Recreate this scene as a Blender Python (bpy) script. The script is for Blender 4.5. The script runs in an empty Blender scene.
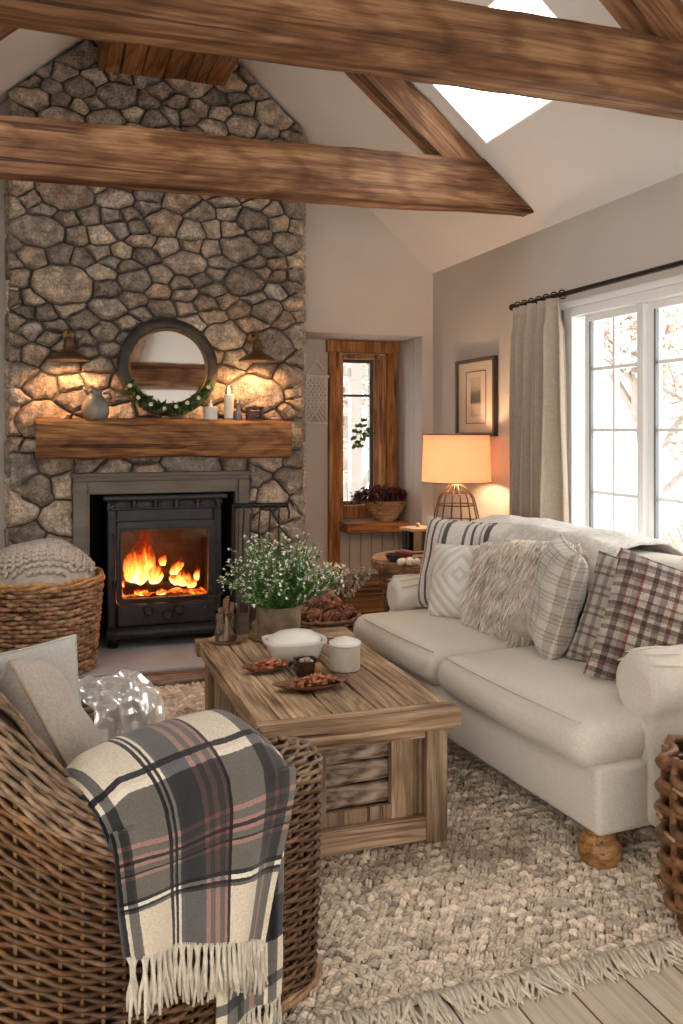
import bpy, math, random
import numpy as np
from math import sin, cos, pi, radians, sqrt, atan2
from mathutils import Vector, Matrix, Euler, noise

random.seed(7)
SC = bpy.context.scene
COL = SC.collection
GROUND = 0.0

# ------------------------------------------------------------------ mesh builder
class MB:
    def __init__(s):
        s.v = []; s.f = []; s.c = []; s.uv = []; s.n = 0
    def add(s, verts, faces, col=(1, 1, 1), uv=None):
        V = np.asarray(verts, dtype=float).reshape(-1, 3)
        o = s.n
        s.v.append(V); s.n += len(V)
        for f in faces:
            s.f.append([i + o for i in f])
        c = np.asarray(col, dtype=float)
        if c.ndim == 1:
            c = np.tile(c, (len(V), 1))
        s.c.append(c)
        if uv is None:
            uv = np.zeros((len(V), 2))
        s.uv.append(np.asarray(uv, dtype=float))
        return s
    def box(s, x0, x1, y0, y1, z0, z1, col=(1, 1, 1), M=None):
        V = [(x, y, z) for z in (z0, z1) for y in (y0, y1) for x in (x0, x1)]
        if M is not None:
            V = [tuple(M @ Vector(p)) for p in V]
        return s.add(V, [(0, 2, 3, 1), (4, 5, 7, 6), (0, 1, 5, 4), (2, 6, 7, 3), (0, 4, 6, 2), (1, 3, 7, 5)], col)
    def tube(s, pts, r, n=6, closed=False, col=(1, 1, 1), up=(0, 0, 1), cap=True, flat=1.0):
        P = np.asarray(pts, dtype=float); m = len(P)
        if closed:
            T = np.roll(P, -1, 0) - np.roll(P, 1, 0)
        else:
            T = np.gradient(P, axis=0)
        T /= np.maximum(np.linalg.norm(T, axis=1), 1e-9)[:, None]
        U = np.tile(np.asarray(up, float), (m, 1))
        if (np.abs((T * U).sum(1)) > .95).mean() > .3:
            U = np.tile(np.array([.02, 1., 0.]), (m, 1))
        A = np.cross(T, U); L = np.linalg.norm(A, axis=1); A /= np.maximum(L, 1e-6)[:, None]
        B = np.cross(A, T)
        R = np.broadcast_to(np.asarray(r, float), (m,))
        a = np.arange(n) * 2 * pi / n
        V = P[:, None, :] + R[:, None, None] * (np.cos(a)[None, :, None] * A[:, None, :] + flat * np.sin(a)[None, :, None] * B[:, None, :])
        V = V.reshape(-1, 3)
        F = []
        for i in range(m if closed else m - 1):
            j = (i + 1) % m
            for k in range(n):
                l = (k + 1) % n
                F.append((i * n + k, i * n + l, j * n + l, j * n + k))
        if cap and not closed:
            F.append(tuple(range(n))[::-1]); F.append(tuple((m - 1) * n + k for k in range(n)))
        return s.add(V, F, col)
    def lathe(s, prof, n=32, center=(0, 0, 0), col=(1, 1, 1), squash=(1, 1), wob=0):
        V = []; F = []
        m = len(prof)
        for (r, z) in prof:
            for k in range(n):
                a = 2 * pi * k / n
                w = 1 + wob * noise.noise(Vector((cos(a) * 2, sin(a) * 2, z * 9)))
                V.append((center[0] + r * w * cos(a) * squash[0], center[1] + r * w * sin(a) * squash[1], center[2] + z))
        for i in range(m - 1):
            for k in range(n):
                l = (k + 1) % n
                F.append((i * n + k, i * n + l, (i + 1) * n + l, (i + 1) * n + k))
        if prof[0][0] > 1e-5: F.append(tuple(range(n))[::-1])
        if prof[-1][0] > 1e-5: F.append(tuple((m - 1) * n + k for k in range(n)))
        return s.add(V, F, col)
    def grid(s, fn, nu, nv, cu=False, cv=False, col=(1, 1, 1), uvs=True):
        V = []; F = []; U = []; Cc = []
        for j in range(nv):
            for i in range(nu):
                u = i / (nu if cu else nu - 1); v = j / (nv if cv else nv - 1)
                V.append(tuple(fn(u, v))); U.append((u, v))
        for j in range(nv if cv else nv - 1):
            for i in range(nu if cu else nu - 1):
                a = j * nu + i; b = j * nu + (i + 1) % nu
                c = ((j + 1) % nv) * nu + (i + 1) % nu; d = ((j + 1) % nv) * nu + i
                F.append((a, b, c, d))
        return s.add(V, F, col, U)
    def ell(s, c, r, M=None, nu=10, nv=6, col=(1, 1, 1)):
        V = []; F = []
        for j in range(1, nv):
            ph = pi * j / nv
            for i in range(nu):
                a = 2 * pi * i / nu
                p = Vector((r[0] * sin(ph) * cos(a), r[1] * sin(ph) * sin(a), r[2] * cos(ph)))
                V.append(p)
        V.append(Vector((0, 0, r[2]))); V.append(Vector((0, 0, -r[2])))
        t = len(V) - 2; b = len(V) - 1
        for j in range(nv - 2):
            for i in range(nu):
                k = (i + 1) % nu
                F.append((j * nu + i, (j + 1) * nu + i, (j + 1) * nu + k, j * nu + k))
        for i in range(nu):
            k = (i + 1) % nu
            F.append((t, i, k)); F.append((b, (nv - 2) * nu + k, (nv - 2) * nu + i))
        if M is not None: V = [M @ p for p in V]
        c = Vector(c)
        return s.add([tuple(p + c) for p in V], F, col)
    def rbox(s, x0, x1, y0, y1, z0, z1, r=.03, n=10, bulge=(0, 0, 0), nz=0, col=(1, 1, 1), M=None, nsc=4.0):
        """rounded, optionally bulging box"""
        h = Vector(((x1 - x0) / 2, (y1 - y0) / 2, (z1 - z0) / 2)); c = Vector(((x1 + x0) / 2, (y1 + y0) / 2, (z1 + z0) / 2))
        idx = {}; V = []; F = []
        def key(p): return (round(p[0], 5), round(p[1], 5), round(p[2], 5))
        # non-uniform parameter so that the corners get vertices
        ts = []
        for i in range(n + 1):
            t = -1 + 2 * i / n
            ts.append(t)
        def mapax(t, hh):
            # concentrate near the edges
            e = min(r * 1.05 / hh, .9)
            k = 3
            i = (t + 1) / 2 * n
            if i <= k: return -1 + e * (i / k)
            if i >= n - k: return 1 - e * ((n - i) / k)
            return -1 + e + (2 - 2 * e) * (i - k) / (n - 2 * k)
        def vert(a, b, cc):
            p = Vector((mapax(a, h.x) * h.x, mapax(b, h.y) * h.y, mapax(cc, h.z) * h.z))
            k = key(p)
            if k in idx: return idx[k]
            q = Vector([max(-(h[i] - r), min(h[i] - r, p[i])) for i in range(3)])
            d = p - q
            if d.length > 1e-9: d = d.normalized() * r
            o = q + d
            X, Y, Z = p.x / h.x, p.y / h.y, p.z / h.z
            o.z += bulge[2] * (1 - X * X) * (1 - Y * Y) * (1 if Z > 0 else -1) * abs(Z)
            o.x += bulge[0] * (1 - Z * Z) * (1 - Y * Y) * (1 if X > 0 else -1) * abs(X)
            o.y += bulge[1] * (1 - X * X) * (1 - Z * Z) * (1 if Y > 0 else -1) * abs(Y)
            if nz:
                w = noise.noise_vector((o + c) * nsc)
                o += w * nz
            o += c
            if M is not None: o = M @ o
            idx[k] = len(V); V.append(tuple(o)); return idx[k]
        for ax in range(3):
            for sg in (-1, 1):
                for i in range(n):
                    for j in range(n):
                        q = []
                        for (a, b) in ((i, j), (i + 1, j), (i + 1, j + 1), (i, j + 1)):
                            co = [0, 0, 0]; co[ax] = sg; co[(ax + 1) % 3] = ts[a]; co[(ax + 2) % 3] = ts[b]
                            q.append(vert(*co))
                        F.append(q if sg > 0 else q[::-1])
        return s.add(V, F, col)
    def build(s, name, mat, parent=None, smooth=40, bevel=0, solid=0, sub=0, loc=None, rot=None):
        me = bpy.data.meshes.new(name)
        V = np.concatenate(s.v) if s.v else np.zeros((0, 3))
        me.from_pydata(V.tolist(), [], s.f)
        ca = me.color_attributes.new('Col', 'FLOAT_COLOR', 'POINT')
        C4 = np.ones((len(V), 4)); C4[:, :3] = np.concatenate(s.c)
        ca.data.foreach_set('color', C4.ravel())
        uvl = me.uv_layers.new(name='UVMap')
        U = np.concatenate(s.uv)
        li = np.zeros(len(me.loops), dtype=np.int32); me.loops.foreach_get('vertex_index', li)
        uvl.data.foreach_set('uv', U[li].ravel())
        if smooth:
            me.polygons.foreach_set('use_smooth', [True] * len(me.polygons))
            if smooth < 180: me.set_sharp_from_angle(angle=radians(smooth))
        me.update(); me.validate()
        if isinstance(mat, (list, tuple)):
            for m_ in mat: me.materials.append(m_)
        else: me.materials.append(mat)
        o = bpy.data.objects.new(name, me); COL.objects.link(o)
        if parent is not None: o.parent = parent
        if loc is not None: o.location = loc
        if rot is not None: o.rotation_euler = rot
        if solid:
            m_ = o.modifiers.new('solid', 'SOLIDIFY'); m_.thickness = solid; m_.offset = 0
        if bevel:
            m_ = o.modifiers.new('bevel', 'BEVEL'); m_.width = bevel; m_.segments = 2; m_.limit_method = 'ANGLE'; m_.angle_limit = radians(40)
        if sub:
            m_ = o.modifiers.new('sub', 'SUBSURF'); m_.levels = sub; m_.render_levels = sub
        return o

def thing(name, label, cat, loc=(0, 0, 0), rotz=0, group=None, rot=None):
    o = bpy.data.objects.new(name, None); COL.objects.link(o)
    o.location = loc; o.rotation_euler = rot if rot is not None else (0, 0, rotz)
    o.empty_display_size = .05
    o['label'] = label; o['category'] = cat
    if group: o['group'] = group
    return o
def tag(o, label, cat, group=None, kind=None):
    o['label'] = label; o['category'] = cat
    if group: o['group'] = group
    if kind: o['kind'] = kind
    return o
def struct(o, label=None):
    o['kind'] = 'structure'
    if label: o['label'] = label; 
    return o
def copy_tree(o, parent=None):
    c = o.copy(); COL.objects.link(c)
    if parent is not None: c.parent = parent
    for ch in list(o.children): copy_tree(ch, c)
    return c

# ------------------------------------------------------------------ materials
def _new(name):
    m = bpy.data.materials.new(name); m.use_nodes = True
    nt = m.node_tree; b = nt.nodes['Principled BSDF']
    return m, nt, b
def ramp(nt, fac, stops, interp='LINEAR'):
    r = nt.nodes.new('ShaderNodeValToRGB'); cr = r.color_ramp; cr.interpolation = interp
    while len(cr.elements) > 1: cr.elements.remove(cr.elements[-1])
    cr.elements[0].position = stops[0][0]; cr.elements[0].color = (*stops[0][1], 1)
    for p, c in stops[1:]:
        e = cr.elements.new(p); e.color = (*c, 1)
    nt.links.new(fac, r.inputs[0]); return r.outputs[0]
def coords(nt, scale=(1, 1, 1), kind='Object', rot=(0, 0, 0)):
    t = nt.nodes.new('ShaderNodeTexCoord'); mp = nt.nodes.new('ShaderNodeMapping')
    mp.inputs['Scale'].default_value = scale; mp.inputs['Rotation'].default_value = rot
    nt.links.new(t.outputs[kind], mp.inputs[0]); return mp.outputs[0]
def nz(nt, vec, scale, detail=3, rough=.5, dist=0):
    n = nt.nodes.new('ShaderNodeTexNoise'); n.inputs['Scale'].default_value = scale
    n.inputs['Detail'].default_value = detail; n.inputs['Roughness'].default_value = rough; n.inputs['Distortion'].default_value = dist
    nt.links.new(vec, n.inputs['Vector']); return n.outputs['Fac']
def mixc(nt, a, b, fac=1.0, mode='MULTIPLY'):
    m = nt.nodes.new('ShaderNodeMix'); m.data_type = 'RGBA'; m.blend_type = mode
    def put(sock, x):
        if isinstance(x, (tuple, list)): sock.default_value = (*x, 1)
        elif isinstance(x, (int, float)): sock.default_value = x
        else: nt.links.new(x, sock)
    put(m.inputs[0], fac); put(m.inputs[6], a); put(m.inputs[7], b)
    return m.outputs[2]
def vcol(nt):
    a = nt.nodes.new('ShaderNodeVertexColor'); a.layer_name = 'Col'; return a.outputs['Color']
def bumpn(nt, b, h, strength=.3, dist=.01):
    n = nt.nodes.new('ShaderNodeBump'); n.inputs['Strength'].default_value = strength; n.inputs['Distance'].default_value = dist
    nt.links.new(h, n.inputs['Height']); nt.links.new(n.outputs[0], b.inputs['Normal'])
def mat(name, c1, c2=None, rough=.7, scale=6, stretch=(1, 1, 1), bump=.0, bscale=None, bdist=.005, attr=False, metal=0, sheen=0, spec=None, detail=4, contrast=(.35, .65), coat=0):
    m, nt, b = _new(name)
    v = coords(nt, stretch)
    if c2 is not None:
        f = nz(nt, v, scale, detail)
        col = ramp(nt, f, [(contrast[0], c1), (contrast[1], c2)])
    else:
        rgb = nt.nodes.new('ShaderNodeRGB'); rgb.outputs[0].default_value = (*c1, 1); col = rgb.outputs[0]
    if attr: col = mixc(nt, col, vcol(nt))
    nt.links.new(col, b.inputs['Base Color'])
    b.inputs['Roughness'].default_value = rough; b.inputs['Metallic'].default_value = metal
    if sheen: b.inputs['Sheen Weight'].default_value = sheen
    if spec is not None: b.inputs['Specular IOR Level'].default_value = spec
    if coat: b.inputs['Coat Weight'].default_value = coat
    if bump:
        bumpn(nt, b, nz(nt, v, bscale or scale * 4, 4, .6), bump, bdist)
    return m
def wood(name, dark, mid, light, grain=1.0, axis=0, rough=.6, bump=.4, knots=True, attr=False):
    """long grained timber, grain along local axis"""
    m, nt, b = _new(name)
    st = [9 * grain] * 3; st[axis] = .9 * grain
    v = coords(nt, tuple(st))
    f1 = nz(nt, v, 1.6, 6, .62, .9)
    st2 = [60 * grain] * 3; st2[axis] = 2.2 * grain
    v2 = coords(nt, tuple(st2)); f2 = nz(nt, v2, 1.5, 3, .6)
    v3 = coords(nt, (1, 1, 1)); f3 = nz(nt, v3, 2.3 * grain, 2)
    c = ramp(nt, f1, [(.30, dark), (.48, mid), (.66, light)])
    c = mixc(nt, c, ramp(nt, f2, [(.32, (.42, .36, .31)), (.55, (1, 1, 1))]), .8)
    c = mixc(nt, c, ramp(nt, f3, [(.3, (.55, .47, .42)), (.6, (1.05, 1.0, .97))]), .7)
    # cathedral figure
    st4 = [3.2 * grain] * 3; st4[axis] = .5 * grain
    wv = nt.nodes.new('ShaderNodeTexWave'); wv.wave_type = 'RINGS'; wv.rings_direction = 'XYZ'[(axis + 1) % 3]; wv.inputs['Scale'].default_value = 2.6; wv.inputs['Distortion'].default_value = 7; wv.inputs['Detail'].default_value = 3
    nt.links.new(coords(nt, tuple(st4)), wv.inputs['Vector'])
    c = mixc(nt, c, ramp(nt, wv.outputs['Fac'], [(.0, (.62, .54, .47)), (.35, (1, 1, 1))]), .75)
    # long drying cracks
    st5 = [26 * grain] * 3; st5[axis] = .7 * grain
    f5 = nz(nt, coords(nt, tuple(st5)), 1.3, 2, .5, .4)
    crk = ramp(nt, f5, [(.335, (.22, .18, .15)), (.37, (1, 1, 1))])
    c = mixc(nt, c, crk, .85)
    # knots
    if knots:
        st6 = [2.6 * grain] * 3; st6[axis] = 1.5 * grain
        vr = nt.nodes.new('ShaderNodeTexVoronoi'); vr.inputs['Scale'].default_value = 1.0; vr.inputs['Randomness'].default_value = 1
        nt.links.new(coords(nt, tuple(st6)), vr.inputs['Vector'])
        c = mixc(nt, c, ramp(nt, vr.outputs['Distance'], [(.04, (.18, .12, .09)), (.085, (.62, .5, .42)), (.16, (1, 1, 1))]), .9)
    if attr: c = mixc(nt, c, vcol(nt))
    nt.links.new(c, b.inputs['Base Color'])
    b.inputs['Roughness'].default_value = rough; b.inputs['Specular IOR Level'].default_value = .3
    mx = nt.nodes.new('ShaderNodeMath'); mx.operation = 'ADD'
    nt.links.new(f1, mx.inputs[0]); nt.links.new(f2, mx.inputs[1])
    mx_ = nt.nodes.new('ShaderNodeMath'); mx_.operation = 'ADD'; nt.links.new(mx.outputs[0], mx_.inputs[0]); nt.links.new(crk, mx_.inputs[1]); mx = mx_
    bumpn(nt, b, mx.outputs[0], bump, .006)
    return m
def fabric(name, c1, c2=None, wscale=420, bump=.35, attr=False, rough=.9, big=5, sheen=.25, wave=True):
    m, nt, b = _new(name)
    v = coords(nt)
    c2 = c2 or tuple(x * .86 for x in c1)
    col = ramp(nt, nz(nt, v, wscale * .35, 2, .7), [(.38, c2), (.62, c1)])
    if attr: col = mixc(nt, col, vcol(nt))
    nt.links.new(col, b.inputs['Base Color'])
    b.inputs['Roughness'].default_value = rough; b.inputs['Sheen Weight'].default_value = sheen
    b.inputs['Specular IOR Level'].default_value = .15
    bumpn(nt, b, nz(nt, v, wscale, 2, .6), bump, .002)
    return m
def emis(name, col, strength):
    m, nt, b = _new(name)
    b.inputs['Base Color'].default_value = (*col, 1)
    b.inputs['Emission Color'].default_value = (*col, 1); b.inputs['Emission Strength'].default_value = strength
    return m
def glass(name, tint=(1, 1, 1), gl=.08, rough=.0):
    m = bpy.data.materials.new(name); m.use_nodes = True; nt = m.node_tree
    for n in list(nt.nodes): nt.nodes.remove(n)
    o = nt.nodes.new('ShaderNodeOutputMaterial'); mx = nt.nodes.new('ShaderNodeMixShader')
    t = nt.nodes.new('ShaderNodeBsdfTransparent'); g = nt.nodes.new('ShaderNodeBsdfGlossy')
    t.inputs[0].default_value = (*tint, 1); g.inputs['Roughness'].default_value = rough
    lw = nt.nodes.new('ShaderNodeLayerWeight'); lw.inputs[0].default_value = gl * 4
    nt.links.new(lw.outputs['Fresnel'], mx.inputs[0]) if gl > .1 else None
    if gl <= .1: mx.inputs[0].default_value = gl
    nt.links.new(t.outputs[0], mx.inputs[1]); nt.links.new(g.outputs[0], mx.inputs[2]); nt.links.new(mx.outputs[0], o.inputs[0])
    return m
def stripes(name, axis_stops, kind='UV', bump=.4, wscale=500, rough=.92, noise_amt=.25, mode='MULTIPLY', gain=1.0, attr=False, scale=(1, 1, 1)):
    """woven stripes: axis_stops = [(axis, stops), ...]; stops are constant steps over 0..1"""
    m, nt, b = _new(name)
    t = nt.nodes.new('ShaderNodeTexCoord')
    mp = nt.nodes.new('ShaderNodeMapping'); mp.inputs['Scale'].default_value = scale
    nt.links.new(t.outputs[kind], mp.inputs[0])
    v = coords(nt)
    wob = nt.nodes.new('ShaderNodeTexNoise'); wob.inputs['Scale'].default_value = 90; nt.links.new(v, wob.inputs['Vector'])
    sep = nt.nodes.new('ShaderNodeSeparateXYZ'); nt.links.new(mp.outputs[0], sep.inputs[0])
    col = None
    for ax, stops in axis_stops:
        wm = nt.nodes.new('ShaderNodeMath'); wm.operation = 'MULTIPLY_ADD'; wm.inputs[1].default_value = .006 ; 
        nt.links.new(wob.outputs['Fac'], wm.inputs[0]); nt.links.new(sep.outputs[ax], wm.inputs[2])
        fr = nt.nodes.new('ShaderNodeMath'); fr.operation = 'FRACT'; nt.links.new(wm.outputs[0], fr.inputs[0])
        c = ramp(nt, fr.outputs[0], stops, 'CONSTANT')
        col = c if col is None else mixc(nt, col, c, 1.0, mode)
    n1 = nz(nt, v, wscale * .3, 3, .7)
    g = (1 - noise_amt)
    col = mixc(nt, col, ramp(nt, n1, [(.35, (g, g, g)), (.65, (gain, gain, gain))]))
    if attr: col = mixc(nt, col, vcol(nt))
    nt.links.new(col, b.inputs['Base Color'])
    b.inputs['Roughness'].default_value = rough; b.inputs['Sheen Weight'].default_value = .3; b.inputs['Specular IOR Level'].default_value = .1
    bumpn(nt, b, nz(nt, v, wscale, 2), bump, .002)
    return m

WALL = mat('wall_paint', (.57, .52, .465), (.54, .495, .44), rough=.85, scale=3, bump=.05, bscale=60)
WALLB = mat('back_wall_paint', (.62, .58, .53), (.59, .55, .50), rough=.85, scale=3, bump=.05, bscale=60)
CEIL = mat('ceiling_plaster', (.82, .795, .76), (.79, .765, .73), rough=.9, scale=2, bump=.06, bscale=50)
BEAMW = wood('reclaimed_timber', (.09, .038, .014), (.225, .108, .046), (.46, .27, .14), grain=.8, bump=1.0)
BEAMW2 = wood('ridge_timber', (.15, .062, .022), (.33, .155, .06), (.50, .27, .12), grain=.8, axis=1, bump=.5, attr=True)
MANTW = wood('mantel_timber', (.10, .040, .014), (.27, .125, .045), (.48, .26, .105), grain=1.0, bump=.8)
HONEY = wood('honey_pine', (.30, .125, .035), (.52, .24, .08), (.68, .36, .14), grain=1.2, axis=2, bump=.2)
HONEYX = wood('honey_pine_board', (.30, .12, .03), (.52, .23, .075), (.68, .34, .12), grain=1.2, axis=0, bump=.2)
TABW = wood('weathered_table_wood', (.22, .15, .09), (.44, .32, .21), (.62, .48, .33), grain=1.3, axis=1, bump=.5, attr=True)
TABX = wood('weathered_table_rail', (.20, .135, .08), (.41, .295, .195), (.58, .44, .30), grain=1.3, axis=0, bump=.5, attr=True)
TABZ = wood('weathered_table_upright', (.19, .13, .08), (.38, .275, .18), (.54, .41, .285), grain=1.3, axis=2, bump=.5, attr=True)
DARKW = wood('dark_table_wood', (.10, .055, .03), (.22, .13, .07), (.36, .23, .13), grain=1.4, bump=.3)
FLOORW = None
WHITEP = mat('white_window_paint', (.88, .88, .86), rough=.4)
GREYBD = mat('beadboard_paint', (.52, .485, .44), (.49, .455, .415), rough=.7, scale=5)
IRON = mat('black_cast_iron', (.030, .030, .032), (.045, .045, .047), rough=.45, scale=30, bump=.15, bscale=160, metal=.2)
IRON2 = mat('black_soot', (.008, .007, .006), rough=.9)
BLACKM = mat('black_iron_rod', (.03, .025, .022), rough=.45, metal=.6)
BRONZE = mat('aged_bronze', (.24, .14, .07), (.15, .09, .045), rough=.35, scale=20, metal=.8)
LINEN = fabric('sofa_linen', (.68, .62, .535), (.60, .54, .46), wscale=500, bump=.3)
CREAM = fabric('cream_cloth', (.74, .70, .63), (.66, .615, .55), wscale=400, bump=.4)
BEIGE = fabric('beige_cloth', (.56, .50, .43), (.48, .42, .36), wscale=380, bump=.4)
WOOLW = fabric('white_wool_throw', (.76, .73, .68), (.62, .59, .54), wscale=120, bump=.9)
CURT = fabric('curtain_linen', (.44, .355, .275), (.38, .305, .235), wscale=300, bump=.4)
WICK = mat('wicker_strand', (1.15, 1.12, 1.08), (.55, .50, .44), rough=.42, scale=40, attr=True, bump=.2, bscale=200, spec=.4)
CERW = mat('white_glazed_ceramic', (.78, .74, .67), (.72, .68, .61), rough=.25, scale=8)
GLASS = glass('clear_glass', (.97, .98, .97), .2)
PANE = glass('window_pane', (1, 1, 1), .05)
# ================================================================== SETTING
XR, YB, XL, YR = 2.578, 5.6, -1.23, -2.2       # right wall, back wall, left wall, rear wall
RX, RZ, SL = .676, 4.091, .864                 # ridge
def cz(x): return RZ - SL * abs(x - RX)

# ---- floor: pale planks running towards the fireplace
def floor_mat():
    m, nt, b = _new('pale_plank_floor')
    v = coords(nt, (1, 1, 1), rot=(0, 0, radians(90)))
    br = nt.nodes.new('ShaderNodeTexBrick'); br.offset = .37
    br.inputs['Scale'].default_value = 1; br.inputs['Brick Width'].default_value = 2.1; br.inputs['Row Height'].default_value = .15
    br.inputs['Mortar Size'].default_value = .003; br.inputs['Color1'].default_value = (.66, .56, .44, 1); br.inputs['Color2'].default_value = (.78, .68, .55, 1)
    br.inputs['Mortar'].default_value = (.09, .065, .045, 1)
    nt.links.new(v, br.inputs['Vector'])
    g = nz(nt, coords(nt, (22, 1.4, 1)), 2.4, 5, .6, .6)
    c = mixc(nt, br.outputs['Color'], ramp(nt, g, [(.3, (.62, .56, .5)), (.62, (1, 1, 1))]), .8)
    nt.links.new(c, b.inputs['Base Color']); b.inputs['Roughness'].default_value = .55
    bumpn(nt, b, g, .15, .003)
    return m
FLOORW = floor_mat()
struct(MB().box(XL - .1, XR + .1, YR - .1, 6.2, -.12, 0).build('floor', FLOORW, smooth=0))

# ---- walls
T = .22
WY0, WY1, WZ0, WZ1 = 1.66, 3.93, .66, 1.975
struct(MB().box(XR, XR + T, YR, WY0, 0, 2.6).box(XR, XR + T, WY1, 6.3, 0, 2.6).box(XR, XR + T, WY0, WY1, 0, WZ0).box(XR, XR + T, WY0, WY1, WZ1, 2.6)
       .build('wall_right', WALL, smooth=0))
# left wall with an added unseen window behind the viewer, for fill light
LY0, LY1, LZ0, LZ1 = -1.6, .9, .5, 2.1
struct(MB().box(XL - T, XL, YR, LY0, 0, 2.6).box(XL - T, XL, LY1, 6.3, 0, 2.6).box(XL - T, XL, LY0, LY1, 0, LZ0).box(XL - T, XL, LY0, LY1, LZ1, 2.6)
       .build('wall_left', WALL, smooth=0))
# rear wall with added glazed doors, out of view, letting fill light in
RXa, RXb, RZ1 = -.7, 2.0, 2.15
w = MB().box(XL - T, RXa, YR - T, YR, 0, 2.45).box(RXb, XR + T, YR - T, YR, 0, 2.45).box(RXa, RXb, YR - T, YR, RZ1, 2.45)
def gable(mb, y0, y1, xa=XL - T, xb=XR + T, z=2.45, top=.0):
    P = [(xa, z)] + [(xb, z)] + [(xb, max(z, cz(xb)) + top), (RX, RZ + top), (xa, max(z, cz(xa)) + top)]
    n = len(P)
    V = [(x, y0, zz) for x, zz in P] + [(x, y1, zz) for x, zz in P]
    F = [tuple(range(n)), tuple(range(n, 2 * n))[::-1]] + [(i, i + n, (i + 1) % n + n, (i + 1) % n) for i in range(n)]
    mb.add(V, F)
gable(w, YR - T, YR)
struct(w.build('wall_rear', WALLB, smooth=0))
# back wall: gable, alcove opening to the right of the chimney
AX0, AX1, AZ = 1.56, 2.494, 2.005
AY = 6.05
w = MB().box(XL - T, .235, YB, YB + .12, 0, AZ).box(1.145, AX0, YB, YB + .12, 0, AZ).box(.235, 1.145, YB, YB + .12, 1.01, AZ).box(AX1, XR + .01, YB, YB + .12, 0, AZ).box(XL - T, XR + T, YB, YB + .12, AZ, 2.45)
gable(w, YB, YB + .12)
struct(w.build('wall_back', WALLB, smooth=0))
# alcove shell (window set in its back)
GX0, GX1, GZ0, GZ1 = 2.04, 2.385, .80, 1.90
w = MB().box(AX0 - .3, GX0, AY, AY + .15, 0, 2.1).box(GX1, XR + .1, AY, AY + .15, 0, 2.1).box(GX0, GX1, AY, AY + .15, 0, GZ0).box(GX0, GX1, AY, AY + .15, GZ1, 2.1)
w.box(AX0 - .06, XR, YB + .12, AY, AZ, AZ + .08).box(AX0 - .08, AX0 - .02, YB + .12, AY, 0, AZ)
struct(w.build('wall_alcove', WALLB, smooth=0))
# bead boarding on the right cheek of the alcove and under the sill
w = MB()
y = YB + .005
while y < AY - .02:
    w.box(AX1 - .001, AX1 + .02, y, min(y + .071, AY - .002), 0, AZ - .002); y += .075
struct(w.build('trim_1', GREYBD, smooth=0, bevel=.004))
w = MB(); x = 2.02
while x < AX1 - .02:
    w.box(x, min(x + .082, AX1 - .004), AY - .03, AY - .004, .02, .62); x += .086
struct(w.build('trim_2', GREYBD, smooth=0, bevel=.005))

# ---- ceiling: two slopes with the rooflight opening in the right one
SKX0, SKX1, SKY0, SKY1 = 1.77, 2.155, 3.03, 4.015
def slope(mb, x0, x1, y0, y1, th=.05):
    V = [(x, y, cz(x) + d) for d in (0, th) for y in (y0, y1) for x in (x0, x1)]
    mb.add(V, [(0, 2, 3, 1), (4, 5, 7, 6), (0, 1, 5, 4), (2, 6, 7, 3), (0, 4, 6, 2), (1, 3, 7, 5)])
w = MB()
slope(w, RX, SKX0, YR - T, 6.3); slope(w, SKX1, XR + T, YR - T, 6.3)
slope(w, SKX0, SKX1, YR - T, SKY0); slope(w, SKX0, SKX1, SKY1, 6.3)
# rooflight added in the left slope, out of view, to brighten the hearth
LKX0, LKX1, LKY0, LKY1 = -1.0, -.35, 2.5, 4.2
slope(w, XL - T, LKX0, YR - T, 6.3); slope(w, LKX1, RX, YR - T, 6.3)
slope(w, LKX0, LKX1, YR - T, LKY0); slope(w, LKX0, LKX1, LKY1, 6.3)
struct(w.build('ceiling', CEIL, smooth=0))
# rooflight
o = MB()
for a in ((SKX0, SKX0 + .008, SKY0, SKY1), (SKX1 - .008, SKX1, SKY0, SKY1), (SKX0 + .008, SKX1 - .008, SKY0, SKY0 + .008), (SKX0 + .008, SKX1 - .008, SKY1 - .008, SKY1)):
    V = [(x, y, cz(x) + d) for d in (.002, .03) for y in a[2:] for x in a[:2]]
    o.add(V, [(0, 2, 3, 1), (4, 5, 7, 6), (0, 1, 5, 4), (2, 6, 7, 3), (0, 4, 6, 2), (1, 3, 7, 5)])
sk = struct(o.build('window_3', WHITEP, smooth=0))
V = [(x, y, cz(x) + .016) for (x, y) in ((SKX0, SKY0), (SKX1, SKY0), (SKX1, SKY1), (SKX0, SKY1))]
MB().add(V, [(0, 1, 2, 3)]).build('pane', PANE, sk, smooth=0)

o = MB()
for a in ((LKX0, LKX0 + .03, LKY0, LKY1), (LKX1 - .03, LKX1, LKY0, LKY1), (LKX0 + .03, LKX1 - .03, LKY0, LKY0 + .03), (LKX0 + .03, LKX1 - .03, LKY1 - .03, LKY1)):
    V = [(x, y, cz(x) + d) for d in (.002, .04) for y in a[2:] for x in a[:2]]
    o.add(V, [(0, 2, 3, 1), (4, 5, 7, 6), (0, 1, 5, 4), (2, 6, 7, 3), (0, 4, 6, 2), (1, 3, 7, 5)])
sk = struct(o.build('added_rooflight', WHITEP, smooth=0))  # frame of the added left rooflight, unseen, there for top light
V = [(x, y, cz(x) + .03) for (x, y) in ((LKX0, LKY0), (LKX1, LKY0), (LKX1, LKY1), (LKX0, LKY1))]
MB().add(V, [(0, 1, 2, 3)]).build('pane', PANE, sk, smooth=0)
# ---- big white window in the right wall
fr = MB()
X0 = XR - .025
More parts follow.
